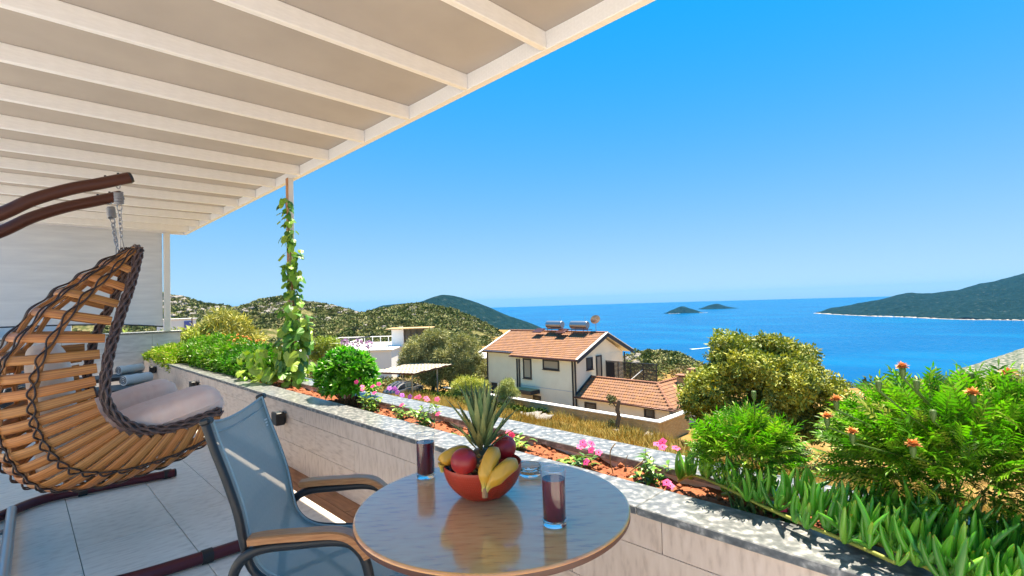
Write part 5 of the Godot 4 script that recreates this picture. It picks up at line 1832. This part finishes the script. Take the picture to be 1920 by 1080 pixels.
func swing() -> void:
	var ba := thing("hanging_basket_chair", "large rattan egg chair hanging by chains from a brown stand", "hanging chair", V(0.3, 0.36, -3.95))
	var o := ba.position
	for k in 24:
		var t := 0.2 + k * 11.6 / 23.0
		var pts := []
		var ups := []
		for i in 33:
			var phi := lerpf(-PI / 2 + 0.02, PI / 2 - 0.02, i / 32.0)
			pts.append(shell(t, phi, 0.004 * sin(k * 1.7 + i * 0.35)) - o)
			ups.append(shell_n(t, phi))
		var b := MB.new()
		b.tube(pts, 0.026, 12, false, 0.45, ups)
		put("rattan_slat", b, M.slat[k % 3], ba)
	for phi in [-1.12, -0.62, -0.12, 0.4, 0.9]:
		var pts := []
		var ups := []
		for i in 93:
			var t := i / 92.0 * 12.0
			pts.append(shell(t, phi, 0.011 * sin(t * PI * 23.0 / 11.6) - 0.006) - o)
			ups.append(shell_n(t, phi))
		var b := MB.new()
		b.tube(pts, 0.020, 8, false, 0.4, ups)
		put("rib", b, M.slat[1], ba)
		for s in [-1, 1]:
			pts = []
			for i in 280:
				var t := 0.1 + i / 279.0 * 11.85
				var w := (t - 0.2) * 23.0 / 11.6 * PI
				var ww := lerpf(half_w[int(t)], half_w[mini(int(t) + 1, 12)], t - int(t))
				pts.append(shell(t, phi + s * 0.020 / maxf(ww, 0.15) * sin(w + PI / 2), 0.017 + 0.009 * cos(2.0 * w + 0.4)) - o)
			b = MB.new()
			b.tube(pts, 0.0048, 6)
			put("lashing_cord", b, M.cord, ba)
	# braided rim: round the whole opening
	var loop := []
	for i in 61: loop.append(shell(i / 60.0 * 12.0, -PI / 2, 0.0))
	for i in range(1, 15): loop.append(shell(12.0, -PI / 2, 0.0).lerp(shell(12.0, PI / 2, 0.0), i / 15.0) + V(0.035 * sin(PI * i / 15.0), -0.02 * sin(PI * i / 15.0), 0))
	for i in 61: loop.append(shell(12.0 - i / 60.0 * 12.0, PI / 2, 0.0))
	for i in range(1, 5): loop.append(shell(0.0, PI / 2, 0.0).lerp(shell(0.0, -PI / 2, 0.0), i / 5.0) + V(0, 0.02 * sin(PI * i / 5.0), 0))
	for k in loop.size(): loop[k] -= o
	var core := MB.new()
	core.tube(loop, 0.016, 8, true)
	put("rim_frame", core, M.cord, ba)
	var dense := []
	for i in loop.size():
		for k in 5: dense.append(loop[i].lerp(loop[(i + 1) % loop.size()], k / 5.0))
	var len := 0.0
	var arc := []
	for i in dense.size():
		arc.append(len)
		len += dense[i].distance_to(dense[(i + 1) % dense.size()])
	for s in 9:
		var pts := []
		for i in dense.size():
			var d: Vector3 = (dense[(i + 1) % dense.size()] - dense[(i + dense.size() - 1) % dense.size()]).normalized()
			var side := V(0, 0, 1) if absf(d.z) < 0.7 else V(0.7, 0.7, 0)
			side = (side - d * side.dot(d)).normalized()
			var up := d.cross(side)
			var ph: float = arc[i] / len * TAU * 46.0 + (s % 3) * TAU / 3.0
			var ang := TAU * s / 9.0 + 0.30 * sin(ph)
			pts.append(dense[i] + (side * cos(ang) + up * sin(ang)) * (0.020 + 0.004 * cos(ph * 1.0 + s)))
		var b := MB.new()
		b.tube(pts, 0.0062, 6, true)
		put("rim_strand", b, M.wicker, ba)
	# chains
	for k in 2:
		var z: float = [-3.75, -4.15][k]
		var y0: float = [2.095, 2.06][k]
		var a := V(0.42, y0, z)
		var e := V(0.45, 1.70, [-3.86, -4.04][k])
		var ch := Node3D.new()
		ch.name = "chain"
		ba.add_child(ch, true)
		var d := (e - a).normalized()
		var bas := face_to(-d, V(0.7, 0, 0.7))
		var link := func(c: Vector3, w: float, h: float, r: float, turn: bool, nm: String, m: Material) -> void:
			var pts := []
			for i in 20:
				var q := TAU * i / 20
				var v := V(cos(q) * w, MB.sp(sin(q), 0.8) * h, 0)
				if turn: v = V(0, v.y, v.x)
				pts.append(c + bas * v - o)
			var b := MB.new()
			b.tube(pts, r, 6, true)
			put(nm, b, m, ch)
		link.call(a - d * 0.005, 0.012, 0.030, 0.004, true, "eye_bolt", M.steel)
		var coil := []
		for i in 130:
			var f := i / 129.0
			coil.append(a + d * lerpf(0.045, 0.118, f) + bas * V(cos(f * TAU * 8.0), 0, sin(f * TAU * 8.0)) * 0.021 - o)
		var b := MB.new()
		b.tube(coil, 0.0042, 6)
		put("spring", b, M.steel, ch)
		link.call(a + d * 0.137, 0.019, 0.020, 0.0035, false, "ring", M.steel)
		var n := 6
		for i in n: link.call(a + d * (0.172 + i * 0.026), 0.0095, 0.0185, 0.0034, i % 2 == 0, "chain_link", M.steel)
		var cp := []
		for q in [V(-0.006, 0.036, 0), V(0.006, 0.036, 0), V(0.017, -0.026, 0), V(0.010, -0.037, 0), V(-0.010, -0.037, 0), V(-0.017, -0.026, 0)]: cp.append(a + d * 0.365 + bas * q - o)
		b = MB.new()
		b.tube(cp, 0.0034, 6, true)
		put("carabiner", b, M.steel, ch)
		b = MB.new()
		b.tube([a + d * 0.40 - o, shell(0.05, 0.0, 0.0) + V(-0.02, -0.02, (-3.95 - z) * -0.4) - o], 0.006, 6)
		put("hanger_cord", b, M.cord, ch)
	# cushions
	for k in 2:
		var c := [V(0.625, 0.690, -3.695), V(0.515, 0.705, -4.22)]
		var cu := thing("seat_cushion", ["pink bolster-like seat cushion on the near side of the basket chair", "pink bolster-like seat cushion on the far side of the basket chair"][k], "cushion", c[k], 0, "pink seat cushions")
		var b := MB.new()
		b.ball(Vector3.ZERO, V([0.31, 0.28][k], 0.098, 0.215), 0.012, 20, 0.5, Basis(V(0, 0, 1), 0.26), k)
		put("cover", b, M.cushion, cu)
		b = MB.new()
		var pts := []
		for i in 60:
			var q := TAU * i / 60
			pts.append(Basis(V(0, 0, 1), 0.26) * V(MB.sp(cos(q), 0.5) * [0.312, 0.282][k], 0, MB.sp(sin(q), 0.5) * 0.217))
		b.tube(pts, 0.004, 6, true)
		put("piping", b, M.cushion, cu)
	var bc := thing("back_cushion", "pale pink back cushion seen through the rattan slats", "cushion", V(0.13, 0.90, -3.95))
	var b := MB.new()
	b.ball(Vector3.ZERO, V(0.10, 0.26, 0.36), 0.02, 18, 0.6, Basis(V(0, 0, 1), 0.12), 3)
	put("cover", b, M.cream, bc)
	var bp := thing("base_cushion", "flat pale cushion lying in the bottom of the basket chair", "cushion", V(0.42, 0.53, -3.95))
	b = MB.new()
	b.ball(Vector3.ZERO, V(0.36, 0.10, 0.40), 0.02, 18, 0.55, Basis(V(0, 0, 1), 0.10), 5)
	put("cover", b, M.cream, bp)
	# the stand
	var st := thing("swing_stand", "dark brown tubular stand holding up the basket chair", "stand", V(-0.3, 0, -3.95))
	o = st.position
	for k in 2:
		var s: float = [1, -1][k]
		b = MB.new()
		var arm := []
		for q in [V(-0.52, 0.04, 0.16), V(-0.70, 0.55, 0.2), V(-0.72, 1.05, 0.2), V(-0.52, 1.50, 0.2), V(-0.26, 1.745, 0.2), V(-0.07, 1.865, 0.2), V(0.05, 1.955, 0.2), V(0.20, 2.035, 0.2), V(0.34, 2.09, 0.2), V(0.475, 2.145, 0.2)]: arm.append(V(q.x, q.y - (0.0 if k == 0 else 0.04), -3.95 + q.z * s) - o)
		b.tube(catmull(arm, 5), 0.034, 14)
		put("arm", b, M.brown_metal, st)
		b = MB.new()
		b.tube([arm[9] - V(0.002, 0.001, 0), arm[9] + V(0.012, 0.005, 0)], [0.035, 0.030], 14)
		put("end_cap", b, M.charcoal, st)
		for x in [0.42, 0.36]:
			b = MB.new()
			b.tube([V(x, 2.10 + (x - 0.42) * 0.4 - k * 0.04, -3.95 + 0.2 * s) - o, V(x, 2.165 + (x - 0.42) * 0.4 - k * 0.04, -3.95 + 0.2 * s) - o], 0.006, 8)
			put("bolt", b, M.charcoal, st)
	b = MB.new()
	var base := []
	for q in [V(0.885, 0.035, -4.80), V(0.45, 0.035, -4.85), V(0.12, 0.035, -4.86), V(-0.10, 0.035, -4.66), V(-0.40, 0.035, -4.30), V(-0.52, 0.035, -3.95), V(-0.40, 0.035, -3.60), V(-0.05, 0.035, -3.22), V(0.30, 0.035, -3.08), V(0.60, 0.035, -3.04), V(1.0, 0.035, -3.03)]: base.append(q - o)
	b.tube(catmull(base, 6), 0.032, 12)
	put("base_rail", b, M.maroon, st)
	for q in [V(0.84, 0.035, -4.81), V(0.33, 0.035, -4.855), V(0.70, 0.035, -3.035), V(0.12, 0.035, -3.14)]:
		b = MB.new()
		b.tube([q - V(0.025, 0, 0) - o, q + V(0.025, 0, 0) - o], 0.036, 12)
		put("rubber_sleeve", b, M.black, st)
	b = MB.new()
	b.tube([V(0.885, 0.035, -4.80) - o, V(0.895, 0.035, -4.80) - o], [0.034, 0.03], 12)
	put("end_cap", b, M.charcoal, st)
	b = MB.new()
	b.bar(V(-0.035, 0.055, -4.70) - o, V(-0.06, 0.055, -3.24) - o, 0.026, 10)
	put("cross_bar", b, M.chrome, st)
	for z in [-4.28, -3.72]:
		b = MB.new()
		b.bar(V(-0.05, 0.05, z) - o, V(-0.48, 0.05, z * 0.3 - 3.95 * 0.7) - o, 0.016, 8)
		put("brace", b, M.chrome, st)

func loungers() -> void:
	for k in 2:
		var z: float = [-8.45, -10.1][k]
		var t := thing("sun_lounger", ["dark framed sun lounger nearer the basket chair with a towel on it", "dark framed sun lounger by the end wall with a towel on it"][k], "sun lounger", V(0.45, 0, z), 0, "dark sun loungers at the far end")
		for s in [-1, 1]:
			var b := MB.new()
			b.box(V(0.05, 0.325, s * 0.31), V(1.9, 0.055, 0.04), 0.008)
			put("side_rail", b, M.charcoal, t)
			for x in [-0.8, 0.93]:
				b = MB.new()
				b.box(V(x, 0.155, s * 0.31), V(0.045, 0.31, 0.04), 0.006, Basis(V(0, 0, 1), -0.15 * signf(x)))
				put("leg", b, M.charcoal, t)
		var b := MB.new()
		b.box(V(0.45, 0.345, 0), V(1.1, 0.02, 0.585), 0.006)
		put("seat_sling", b, M.mesh_grey, t)
		b = MB.new()
		b.box(V(-0.42, 0.52, 0), V(0.82, 0.02, 0.585), 0.006, Basis(V(0, 0, 1), -0.46))
		put("backrest", b, M.mesh_grey, t)
		b = MB.new()
		b.box(V(1.0, 0.325, 0), V(0.04, 0.055, 0.66), 0.008)
		put("foot_rail", b, M.charcoal, t)
		b = MB.new()
		b.bar(V(-0.6, 0.33, -0.2), V(-0.55, 0.55, -0.2), 0.012, 6)
		put("prop", b, M.chrome, t)
		var w := thing("rolled_towel", ["rolled pale grey towel on the nearer sun lounger", "rolled pale grey towel on the farther sun lounger"][k], "towel", [V(1.16, 0.425, -8.62), V(1.30, 0.425, -10.28)][k], [0.55, 0.5][k], "rolled grey towels")
		b = MB.new()
		var prof := []
		for j in 9:
			var x := lerpf(-0.19, 0.19, j / 8.0)
			prof.append([x, 0.068 + 0.003 * sin(j * 2.1)])
		var pts := []
		var rr := []
		for q in prof:
			pts.append(V(q[0], 0, 0))
			rr.append(q[1])
		b.tube(pts, rr, 20)
		put("roll", b, M.towel, w)
		for e in [-1, 1]:
			b = MB.new()
			var sp := []
			for i in 60:
				var a := i / 59.0 * TAU * 2.6
				sp.append(V(e * 0.191, sin(a) * lerpf(0.008, 0.062, i / 59.0), cos(a) * lerpf(0.008, 0.062, i / 59.0)))
			b.tube(sp, 0.006, 5)
			put("rolled_end", b, M.towel_dark, w)

# ---------------------------------------------------------------- armchair
func chair() -> void:
	var t := thing("patio_armchair", "dark framed patio armchair with blue-grey sling and wooden arms at the table", "armchair", V(0.58, 0, -2.04), -0.679)
	var prof := catmull([V(-0.004, 0.955, 0), V(0.022, 0.87, 0), V(0.056, 0.775, 0), V(0.092, 0.66, 0), V(0.112, 0.555, 0), V(0.135, 0.478, 0), V(0.19, 0.428, 0), V(0.28, 0.408, 0), V(0.437, 0.400, 0), V(0.60, 0.394, 0), V(0.665, 0.384, 0), V(0.695, 0.358, 0)], 4)
	var rows := []
	for q in prof:
		var row := PackedVector3Array()
		for i in 13:
			var s := lerpf(-1, 1, i / 12.0)
			var sag := 0.022 * (1.0 - s * s)
			var drop := 0.030 * (1.0 - s * s) * smoothstep(0.80, 0.96, q.y)
			row.append(q + V(sag * smoothstep(0.40, 0.6, q.y) * -1.0, -drop - sag * 0.6 * (1.0 - smoothstep(0.40, 0.5, q.y)), s * 0.212))
		rows.append(row)
	var b := MB.new()
	b.grid(rows)
	put("sling", b, M.sling, t)
	b = MB.new()                                                  # the paler hem along the top and down both sides
	var hem := []
	for q in rows[0]: hem.append(q + V(0.002, 0.0, 0))
	b.tube(hem, 0.0045, 6)
	var hem2 := []
	for q in rows[2]: hem2.append(q + V(0.004, 0.0, 0))
	b.tube(hem2, 0.0022, 5)
	put("top_hem", b, M.hem, t)
	for s in [-1, 1]:
		b = MB.new()
		var e := []
		for q in prof: e.append(q + V(0.006, 0.004, s * 0.204))
		b.tube(e, 0.004, 5)
		put("side_hem", b, M.hem, t)
		b = MB.new()
		var f := []
		for k in prof.size(): f.append(prof[k] + V(-0.008, -0.006, s * 0.222))
		b.tube(f, 0.0135, 10)
		put("side_rail", b, M.charcoal, t)
		b = MB.new()
		b.box(V(-0.008, 0.955, s * 0.222), V(0.034, 0.022, 0.036), 0.006, Basis(V(0, 0, 1), 0.3))
		put("end_cap", b, M.black, t)
		b = MB.new()                                              # arm loop: up from the rear foot, along the arm, down to the front foot
		var lp := catmull([V(0.02, 0.0, 0), V(0.055, 0.25, 0), V(0.072, 0.42, 0), V(0.10, 0.505, 0), V(0.165, 0.545, 0), V(0.28, 0.552, 0), V(0.41, 0.552, 0), V(0.468, 0.525, 0), V(0.503, 0.45, 0), V(0.525, 0.25, 0), V(0.555, 0.0, 0)], 5)
		for k in lp.size(): lp[k] += V(0, 0, s * 0.252)
		b.tube(lp, 0.0165, 12)
		put("arm_frame", b, M.charcoal, t)
		b = MB.new()                                              # wooden armrest, bent down at the front
		var ar := catmull([V(0.135, 0.577, 0), V(0.20, 0.582, 0), V(0.30, 0.582, 0), V(0.395, 0.580, 0), V(0.45, 0.563, 0), V(0.492, 0.522, 0), V(0.505, 0.497, 0)], 4)
		var rr := []
		for k in ar.size():
			ar[k] += V(0, 0, s * 0.252)
			rr.append(0.030 * (1.0 if k > 1 and k < ar.size() - 2 else 0.86))
		var g := []
		for k in ar.size():
			var d: Vector3 = (ar[mini(k + 1, ar.size() - 1)] - ar[maxi(k - 1, 0)]).normalized()
			var up := V(-d.y, d.x, 0)
			var row := PackedVector3Array()
			for q in [[-1, -0.8], [-0.8, -1], [0.8, -1], [1, -0.8], [1, 0.7], [0.75, 1], [-0.75, 1], [-1, 0.7]]:
				row.append(ar[k] + V(0, 0, q[0] * rr[k]) + up * q[1] * 0.0125)
			g.append(row)
		for k in g.size() - 1:
			for i in 8: b.out_quad(g[k][i], g[k][(i + 1) % 8], g[k + 1][(i + 1) % 8], g[k + 1][i], (ar[k] + ar[k + 1]) / 2)
		for e2 in [0, g.size() - 1]:
			for i in 8: b.out_tri(ar[e2], g[e2][i], g[e2][(i + 1) % 8], ar[1] if e2 == 0 else ar[e2 - 1])
		put("armrest", b, M.teak, t)
	b = MB.new()
	b.bar(V(0.66, 0.365, -0.222), V(0.66, 0.365, 0.222), 0.012, 8)
	put("front_bar", b, M.charcoal, t)
	b = MB.new()
	b.bar(V(0.08, 0.40, -0.235), V(0.52, 0.36, 0.235), 0.010, 8)
	b.bar(V(0.08, 0.40, 0.235), V(0.52, 0.36, -0.235), 0.010, 8)
	put("under_brace", b, M.charcoal, t)
	b = MB.new()                                                  # tiny pale woven mark high on the backrest
	for k in 3: b.box(V(0.031 + k * 0.004, 0.872 - k * 0.011, -0.165 + k * 0.003), V(0.001, 0.005, 0.026 - k * 0.006), 0, Basis(V(0, 0, 1), 0.35))
	put("label_mark", b, mat(lin(0.5, 0.55, 0.58), 0.6), t)

# ---------------------------------------------------------------- table and what stands on it
func table() -> void:
	var t := thing("round_table", "round wooden-topped bistro table with a black pedestal", "table", V(0.972, 0, -1.083), -0.785)
	var b := MB.new()
	b.lathe([Vector2(0.0, 0.7395), Vector2(0.0, 0.74)], 8)
	b = MB.new()
	var prof := [Vector2(0.0, 0.7165), Vector2(0.380, 0.7165), Vector2(0.3825, 0.7185), Vector2(0.3865, 0.7235), Vector2(0.3865, 0.7335)]
	b.lathe(prof, 128)
	put("table_edge", b, M.edge, t)
	b = MB.new()
	b.lathe([Vector2(0.3865, 0.7335), Vector2(0.3852, 0.7375), Vector2(0.3820, 0.7398), Vector2(0.3800, 0.74), Vector2(0.15, 0.74), Vector2(0.0, 0.74)], 128)
	put("tabletop", b, M.top, t)
	b = MB.new()
	b.tube([V(0, 0.02, 0), V(0, 0.70, 0)], 0.032, 16)
	put("column", b, M.black, t)
	b = MB.new()
	b.box(V(0, 0.705, 0), V(0.30, 0.02, 0.06), 0.004)
	b.box(V(0, 0.705, 0), V(0.06, 0.018, 0.30), 0.004)
	put("spider", b, M.black, t)
	b = MB.new()
	b.lathe([Vector2(0.0, 0.0), Vector2(0.22, 0.0), Vector2(0.225, 0.008), Vector2(0.20, 0.016), Vector2(0.05, 0.03), Vector2(0.0, 0.03)], 48)
	put("foot_plate", b, M.black, t)
	# bowl
	var bc := V(0.985, 0.741, -1.14)
	t = thing("fruit_bowl", "terracotta red bowl with a finely ribbed outside on the table", "bowl", bc)
	b = MB.new()
	var pr := []
	var ri := []
	for k in 13:
		var a := k / 12.0
		pr.append(Vector2(0.048 + (0.117 - 0.048) * pow(sin(a * PI / 2), 0.85), 0.098 * pow(a, 1.25)))
		ri.append(Vector2(0.045 + (0.1145 - 0.045) * pow(sin(a * PI / 2), 0.85), 0.003 + 0.095 * pow(a, 1.25)))
	ri.reverse()
	pr.push_front(Vector2(0.0, 0.0))
	ri.append(Vector2(0, 0.003))
	b.lathe(pr + ri, 96)
	put("body", b, M.bowl, t)
	b = MB.new()
	for k in 13:
		for i in 110:
			var a := 0.16 + k * 0.062
			var w := TAU * (i + 0.5 * (k % 2)) / 110
			var r := 0.048 + (0.117 - 0.048) * pow(sin(a * PI / 2), 0.85)
			var y := 0.098 * pow(a, 1.25)
			var p := V(cos(w) * r, y, sin(w) * r)
			var nn := V(cos(w), -0.45, sin(w)).normalized()
			var s := V(-sin(w), 0, cos(w))
			var u := nn.cross(s)
			b.out_tri(p - s * 0.0023 - u * 0.0016, p + s * 0.0023 - u * 0.0016, p + nn * 0.0011 + u * 0.0002, p - nn)
			b.out_tri(p - s * 0.0023 + u * 0.002, p + s * 0.0023 + u * 0.002, p + nn * 0.0011 + u * 0.0002, p - nn)
	tag(put("ribbing", b, M.bowl, t), "", "", "", "stuff")
	pineapple()
	fruit()
	for k in 2:
		var g := thing("juice_glass", ["tall glass of dark red juice left of the fruit bowl", "tall glass of dark red juice at the front right of the table"][k], "glass", [V(0.962, 0.741, -1.402), V(0.975, 0.741, -0.852)][k], 0, "glasses of red juice")
		b = MB.new()
		b.lathe([Vector2(0.0, 0.0), Vector2(0.0285, 0.0), Vector2(0.0302, 0.002), Vector2(0.0306, 0.010), Vector2(0.0306, 0.0148), Vector2(0.0, 0.0148)], 40)
		put("glass_base", b, M.solid_glass, g)
		b = MB.new()
		b.lathe([Vector2(0.0308, 0.015), Vector2(0.0312, 0.08), Vector2(0.0318, 0.1425)], 40)
		put("glass_wall", b, M.glass, g)
		b = MB.new()
		var ring := []
		for i in 40: ring.append(V(cos(TAU * i / 40) * 0.0309, 0.1425, sin(TAU * i / 40) * 0.0309))
		b.tube(ring, 0.0012, 6, true)
		put("glass_rim", b, M.solid_glass, g)
		b = MB.new()
		b.lathe([Vector2(0.0, 0.0165), Vector2(0.0284, 0.0165), Vector2(0.0292, 0.08), Vector2(0.0294, 0.117), Vector2(0.0292, 0.1165), Vector2(0.0, 0.1165)], 40)
		put("juice", b, M.juice, g)
	var a := thing("ashtray", "small round clear glass ashtray behind the fruit bowl", "ashtray", V(1.205, 0.741, -1.155))
	b = MB.new()
	b.lathe([Vector2(0.0, 0.0), Vector2(0.034, 0.0), Vector2(0.037, 0.003), Vector2(0.0385, 0.030), Vector2(0.037, 0.032), Vector2(0.0345, 0.030), Vector2(0.032, 0.008), Vector2(0.0, 0.007)], 40)
	put("dish", b, M.solid_glass, a)
	for k in 3:
		b = MB.new()
		var w := TAU * k / 3.0 + 0.4
		b.box(V(cos(w) * 0.0365, 0.033, sin(w) * 0.0365), V(0.006, 0.004, 0.010), 0.001, Basis(Vector3.UP, -w))
		put("rest_notch", b, M.solid_glass, a)

func pineapple() -> void:
	var t := thing("pineapple", "pineapple with a tall spiky crown standing in the fruit bowl", "pineapple", V(0.998, 0.752, -1.155))
	var b := MB.new()
	b.lathe([Vector2(0.0, 0.0), Vector2(0.035, 0.004), Vector2(0.047, 0.03), Vector2(0.049, 0.06), Vector2(0.043, 0.095), Vector2(0.026, 0.117), Vector2(0.0, 0.121)], 32)
	put("body", b, mat(lin(0.11, 0.05, 0.014), 0.6), t)
	b = MB.new()
	for r in 8:
		for i in 11:
			var y := 0.012 + r * 0.0138
			var a := TAU * (i + 0.5 * (r % 2)) / 11
			var rad := 0.048 * (1.0 - 0.55 * pow(absf(y - 0.05) / 0.075, 2.6))
			var nn := V(cos(a), (y - 0.05) * 4.0, sin(a)).normalized()
			var s := V(-sin(a), 0, cos(a))
			var u := nn.cross(s) * -1.0
			var p := V(cos(a) * rad, y, sin(a) * rad)
			var w := 0.0125 * rad / 0.048
			var q := rf(0.75, 1.2)
			b.tint = Color(0.55 * q, 0.25 * q, 0.05 * q)
			var cr := [p + s * w, p + u * 0.0075, p - s * w, p - u * 0.0075]
			var tip := p + nn * 0.0055
			for k in 4: b.out_tri(cr[k], cr[(k + 1) % 4], tip, p - nn * 0.02)
			b.tint = Color(0.12, 0.06, 0.02)
			b.leaf(Transform3D(face_to((u + nn * 0.7).normalized(), nn), tip - nn * 0.001), 0.009, 0.004, -0.2, 0.1, 1)
	tag(put("eyes", b, M.mango, t), "", "", "", "stuff")
	var cols := []
	for c in [lin(0.15, 0.23, 0.09), lin(0.10, 0.19, 0.07), lin(0.23, 0.26, 0.09), lin(0.19, 0.18, 0.06)]:
		var m := texmat(noise(0.02, [Color(0.72, 0.76, 0.74), Color(1, 1, 1), Color(1.0, 0.9, 0.75)], 128, 111, 4), V(50, 12, 50), 0.5, c, false)
		m.cull_mode = BaseMaterial3D.CULL_DISABLED
		cols.append(m)
	var n := 66
	for k in n:
		var f := float(k) / n
		var a := k * 2.39996
		var lean := lerpf(1.0, 0.03, pow(f, 0.7)) + rf(-0.06, 0.06)
		var len := lerpf(0.045, 0.165, pow(sin(PI * clampf(f * 0.82 + 0.10, 0, 1)), 0.9)) * rf(0.88, 1.12)
		var base := V(cos(a) * lerpf(0.022, 0.004, f), 0.119 + 0.075 * f, sin(a) * lerpf(0.022, 0.004, f))
		var d := V(cos(a) * sin(lean), cos(lean), sin(a) * sin(lean))
		b = MB.new()
		b.leaf(Transform3D(face_to(d, V(-cos(a), 0.35, -sin(a))), base), len, lerpf(0.017, 0.021, f), lerpf(-0.30, 0.16, rng.randf()) if f < 0.6 else rf(-0.05, 0.14), 0.55, 6)
		put("leaf", b, cols[rng.randi() % 4], t)

func banana(b: MB, path: Array, r: float) -> void:
	var p := catmull(path, 5)
	var n := p.size() - 1
	var rows := []
	for k in n + 1:
		var f := float(k) / n
		var w := r * (0.28 + 0.72 * smoothstep(0.10, 0.42, f)) * (1.0 - 0.72 * smoothstep(0.80, 1.0, f))
		var d: Vector3 = (p[mini(k + 1, n)] - p[maxi(k - 1, 0)]).normalized()
		var s := d.cross(V(0.4, 1, 0.2)).normalized()
		var u := s.cross(d)
		var row := PackedVector3Array()
		for i in 20:
			var a := TAU * i / 20
			row.append(p[k] + (s * cos(a) + u * sin(a)) * w * (1.0 + 0.05 * cos(a * 5.0)))
		rows.append(row)
	var s0 := b.v.size()
	b.grid(rows, true, true)
	for k in n + 1:
		var f := float(k) / n
		var c := Color(0.62, 0.33, 0.035).lerp(Color(0.62, 0.50, 0.12), 1.0 - smoothstep(0.05, 0.3, f)).lerp(Color(0.55, 0.24, 0.03), smoothstep(0.45, 0.85, f) * 0.6).lerp(Color(0.08, 0.05, 0.02), smoothstep(0.965, 1.0, f))
		for i in 20: b.c[s0 + k * 20 + i] = c * (1.0 - 0.10 * absf(sin(k * 3.7 + i * 1.9)) * float((k * 7 + i * 13) % 5 == 0))

func fruit() -> void:
	var t := thing("banana_bunch", "pair of ripe bananas joined at the stem hanging over the bowl rim", "bananas", V(0.893, 0.80, -1.03))
	var o := t.position
	for q in [[[V(0.893, 0.803, -1.032), V(0.899, 0.83, -1.034), V(0.911, 0.862, -1.036), V(0.938, 0.886, -1.044), V(0.985, 0.884, -1.075)], 0.0215], [[V(0.896, 0.801, -1.028), V(0.908, 0.824, -1.018), V(0.928, 0.848, -1.004), V(0.96, 0.862, -0.998), V(1.003, 0.857, -1.02)], 0.021]]:
		var b := MB.new()
		var pp := []
		for v in q[0]: pp.append(v - o)
		banana(b, pp, q[1])
		put("banana", b, M.mango, t)
	var b := MB.new()
	b.tint = Color(0.36, 0.17, 0.07)
	b.tube([V(-0.001, -0.012, 0.004), V(0.001, -0.002, 0.002), V(0.003, 0.012, 0.0)], [0.0075, 0.0085, 0.007], 10)
	put("stem", b, M.mango, t)
	t = thing("banana", "single banana lying at the left side of the fruit bowl", "banana", V(0.90, 0.85, -1.20))
	b = MB.new()
	banana(b, [V(-0.017, -0.028, -0.002), V(-0.018, -0.004, -0.002), V(-0.002, 0.012, 0.006), V(0.035, 0.020, 0.014), V(0.088, 0.010, 0.008)], 0.0215)
	put("skin", b, M.mango, t)
	for k in 2:
		var p: Vector3 = [V(0.893, 0.868, -1.113), V(1.058, 0.870, -1.118)][k]
		t = thing("nectarine", ["glossy red nectarine at the front left of the fruit bowl", "red nectarine at the back right of the fruit bowl"][k], "nectarine", p, 0, "red nectarines in the bowl")
		b = MB.new()
		var rows := []
		var r: float = [0.038, 0.036][k]
		var tilt := Basis(V(0.7071, 0, 0.7071), -0.9) if k == 0 else Basis(V(0, 0, 1), 0.5)
		var cols := []
		for j in 25:
			var a := -PI / 2 + PI * j / 24.0
			var row := PackedVector3Array()
			for i in 32:
				var w := TAU * i / 32
				var crease := 1.0 - 0.055 * exp(-pow(wrapf(w - 1.0, -PI, PI) / 0.22, 2.0)) * (0.4 + 0.6 * maxf(0, sin(a)))
				var rr := r * crease * (1.0 - 0.12 * pow(maxf(0, sin(a)), 8.0))
				row.append(tilt * V(cos(a) * cos(w) * rr, sin(a) * rr * 0.96, cos(a) * sin(w) * rr))
				var y := clampf(0.5 + 0.5 * sin(w * 1.0 + 2.2) * cos(a) + 0.2 * sin(a * 3.0 + w * 2.0), 0, 1)
				cols.append(Color(0.30, 0.012, 0.022).lerp(Color(0.46, 0.045, 0.03), y))
			rows.append(row)
		b.grid(rows, true, true)
		for i in cols.size(): b.c[i] = cols[i]
		put("skin", b, M.mango, t)
		b = MB.new()
		b.tube([tilt * V(0, r * 0.80, 0), tilt * V(0.001, r * 0.95, 0)], 0.0018, 6)
		put("stalk", b, M.dry_stem, t)
	var gm := mat(lin(0.012, 0.006, 0.014), 0.15)
	for k in 2:
		var bunch := thing("grape_bunch", ["few dark grapes tucked beside the pineapple at the back of the bowl", "few dark grapes under the single banana at the left of the bowl"][k], "grapes", [V(1.043, 0.862, -1.185), V(0.893, 0.828, -1.175)][k])
		for q in [[V(0, 0, 0), V(0.007, 0.013, -0.005), V(-0.007, -0.01, -0.005), V(0.013, -0.004, 0.01), V(-0.013, 0.006, -0.015)], [V(0, 0, 0), V(0.009, -0.008, 0.01), V(-0.005, 0.004, -0.015), V(0.017, -0.002, -0.005)]][k]:
			var g := MB.new()
			g.ball(q, V(0.0095, 0.0105, 0.0095), 0, 8)
			put("grape", g, gm, bunch)

func small_details() -> void:
	# a dry leaf on the brown shade-tinted tiles
	var b := MB.new()
	b.leaf(Transform3D(Basis(V(1, 0, 0), -PI / 2)), 0.045, 0.022, 0.3, 0.3, 4)
	tag(put("fallen_leaf", b, M.dry_stem, null, Transform3D(Basis(Vector3.UP, 0.8), V(1.585, 0.006, -3.40))), "small dry fallen leaf on the brown shade-tinted tiles at the wall foot", "leaf")
	# two long grass blades at the right edge
	var t := thing("grass_clump", "long thin arching grass blade at the right edge of the picture", "grass clump", V(1.98, 0.46, 0.20))
	for k in 2:
		b = MB.new()
		b.tint = [Color(0.26, 0.34, 0.05), Color(0.50, 0.46, 0.24)][k]
		b.leaf(Transform3D(face_to(V(-0.12 - 0.05 * k, 1.0, -0.10 - 0.12 * k).normalized(), V(1, 0.3, 0.2)), V(0.02 * k, 0, 0.02)), 0.72 - 0.06 * k, 0.012, 0.28, 0.3, 8)
		put("blade", b, M.straw, t)
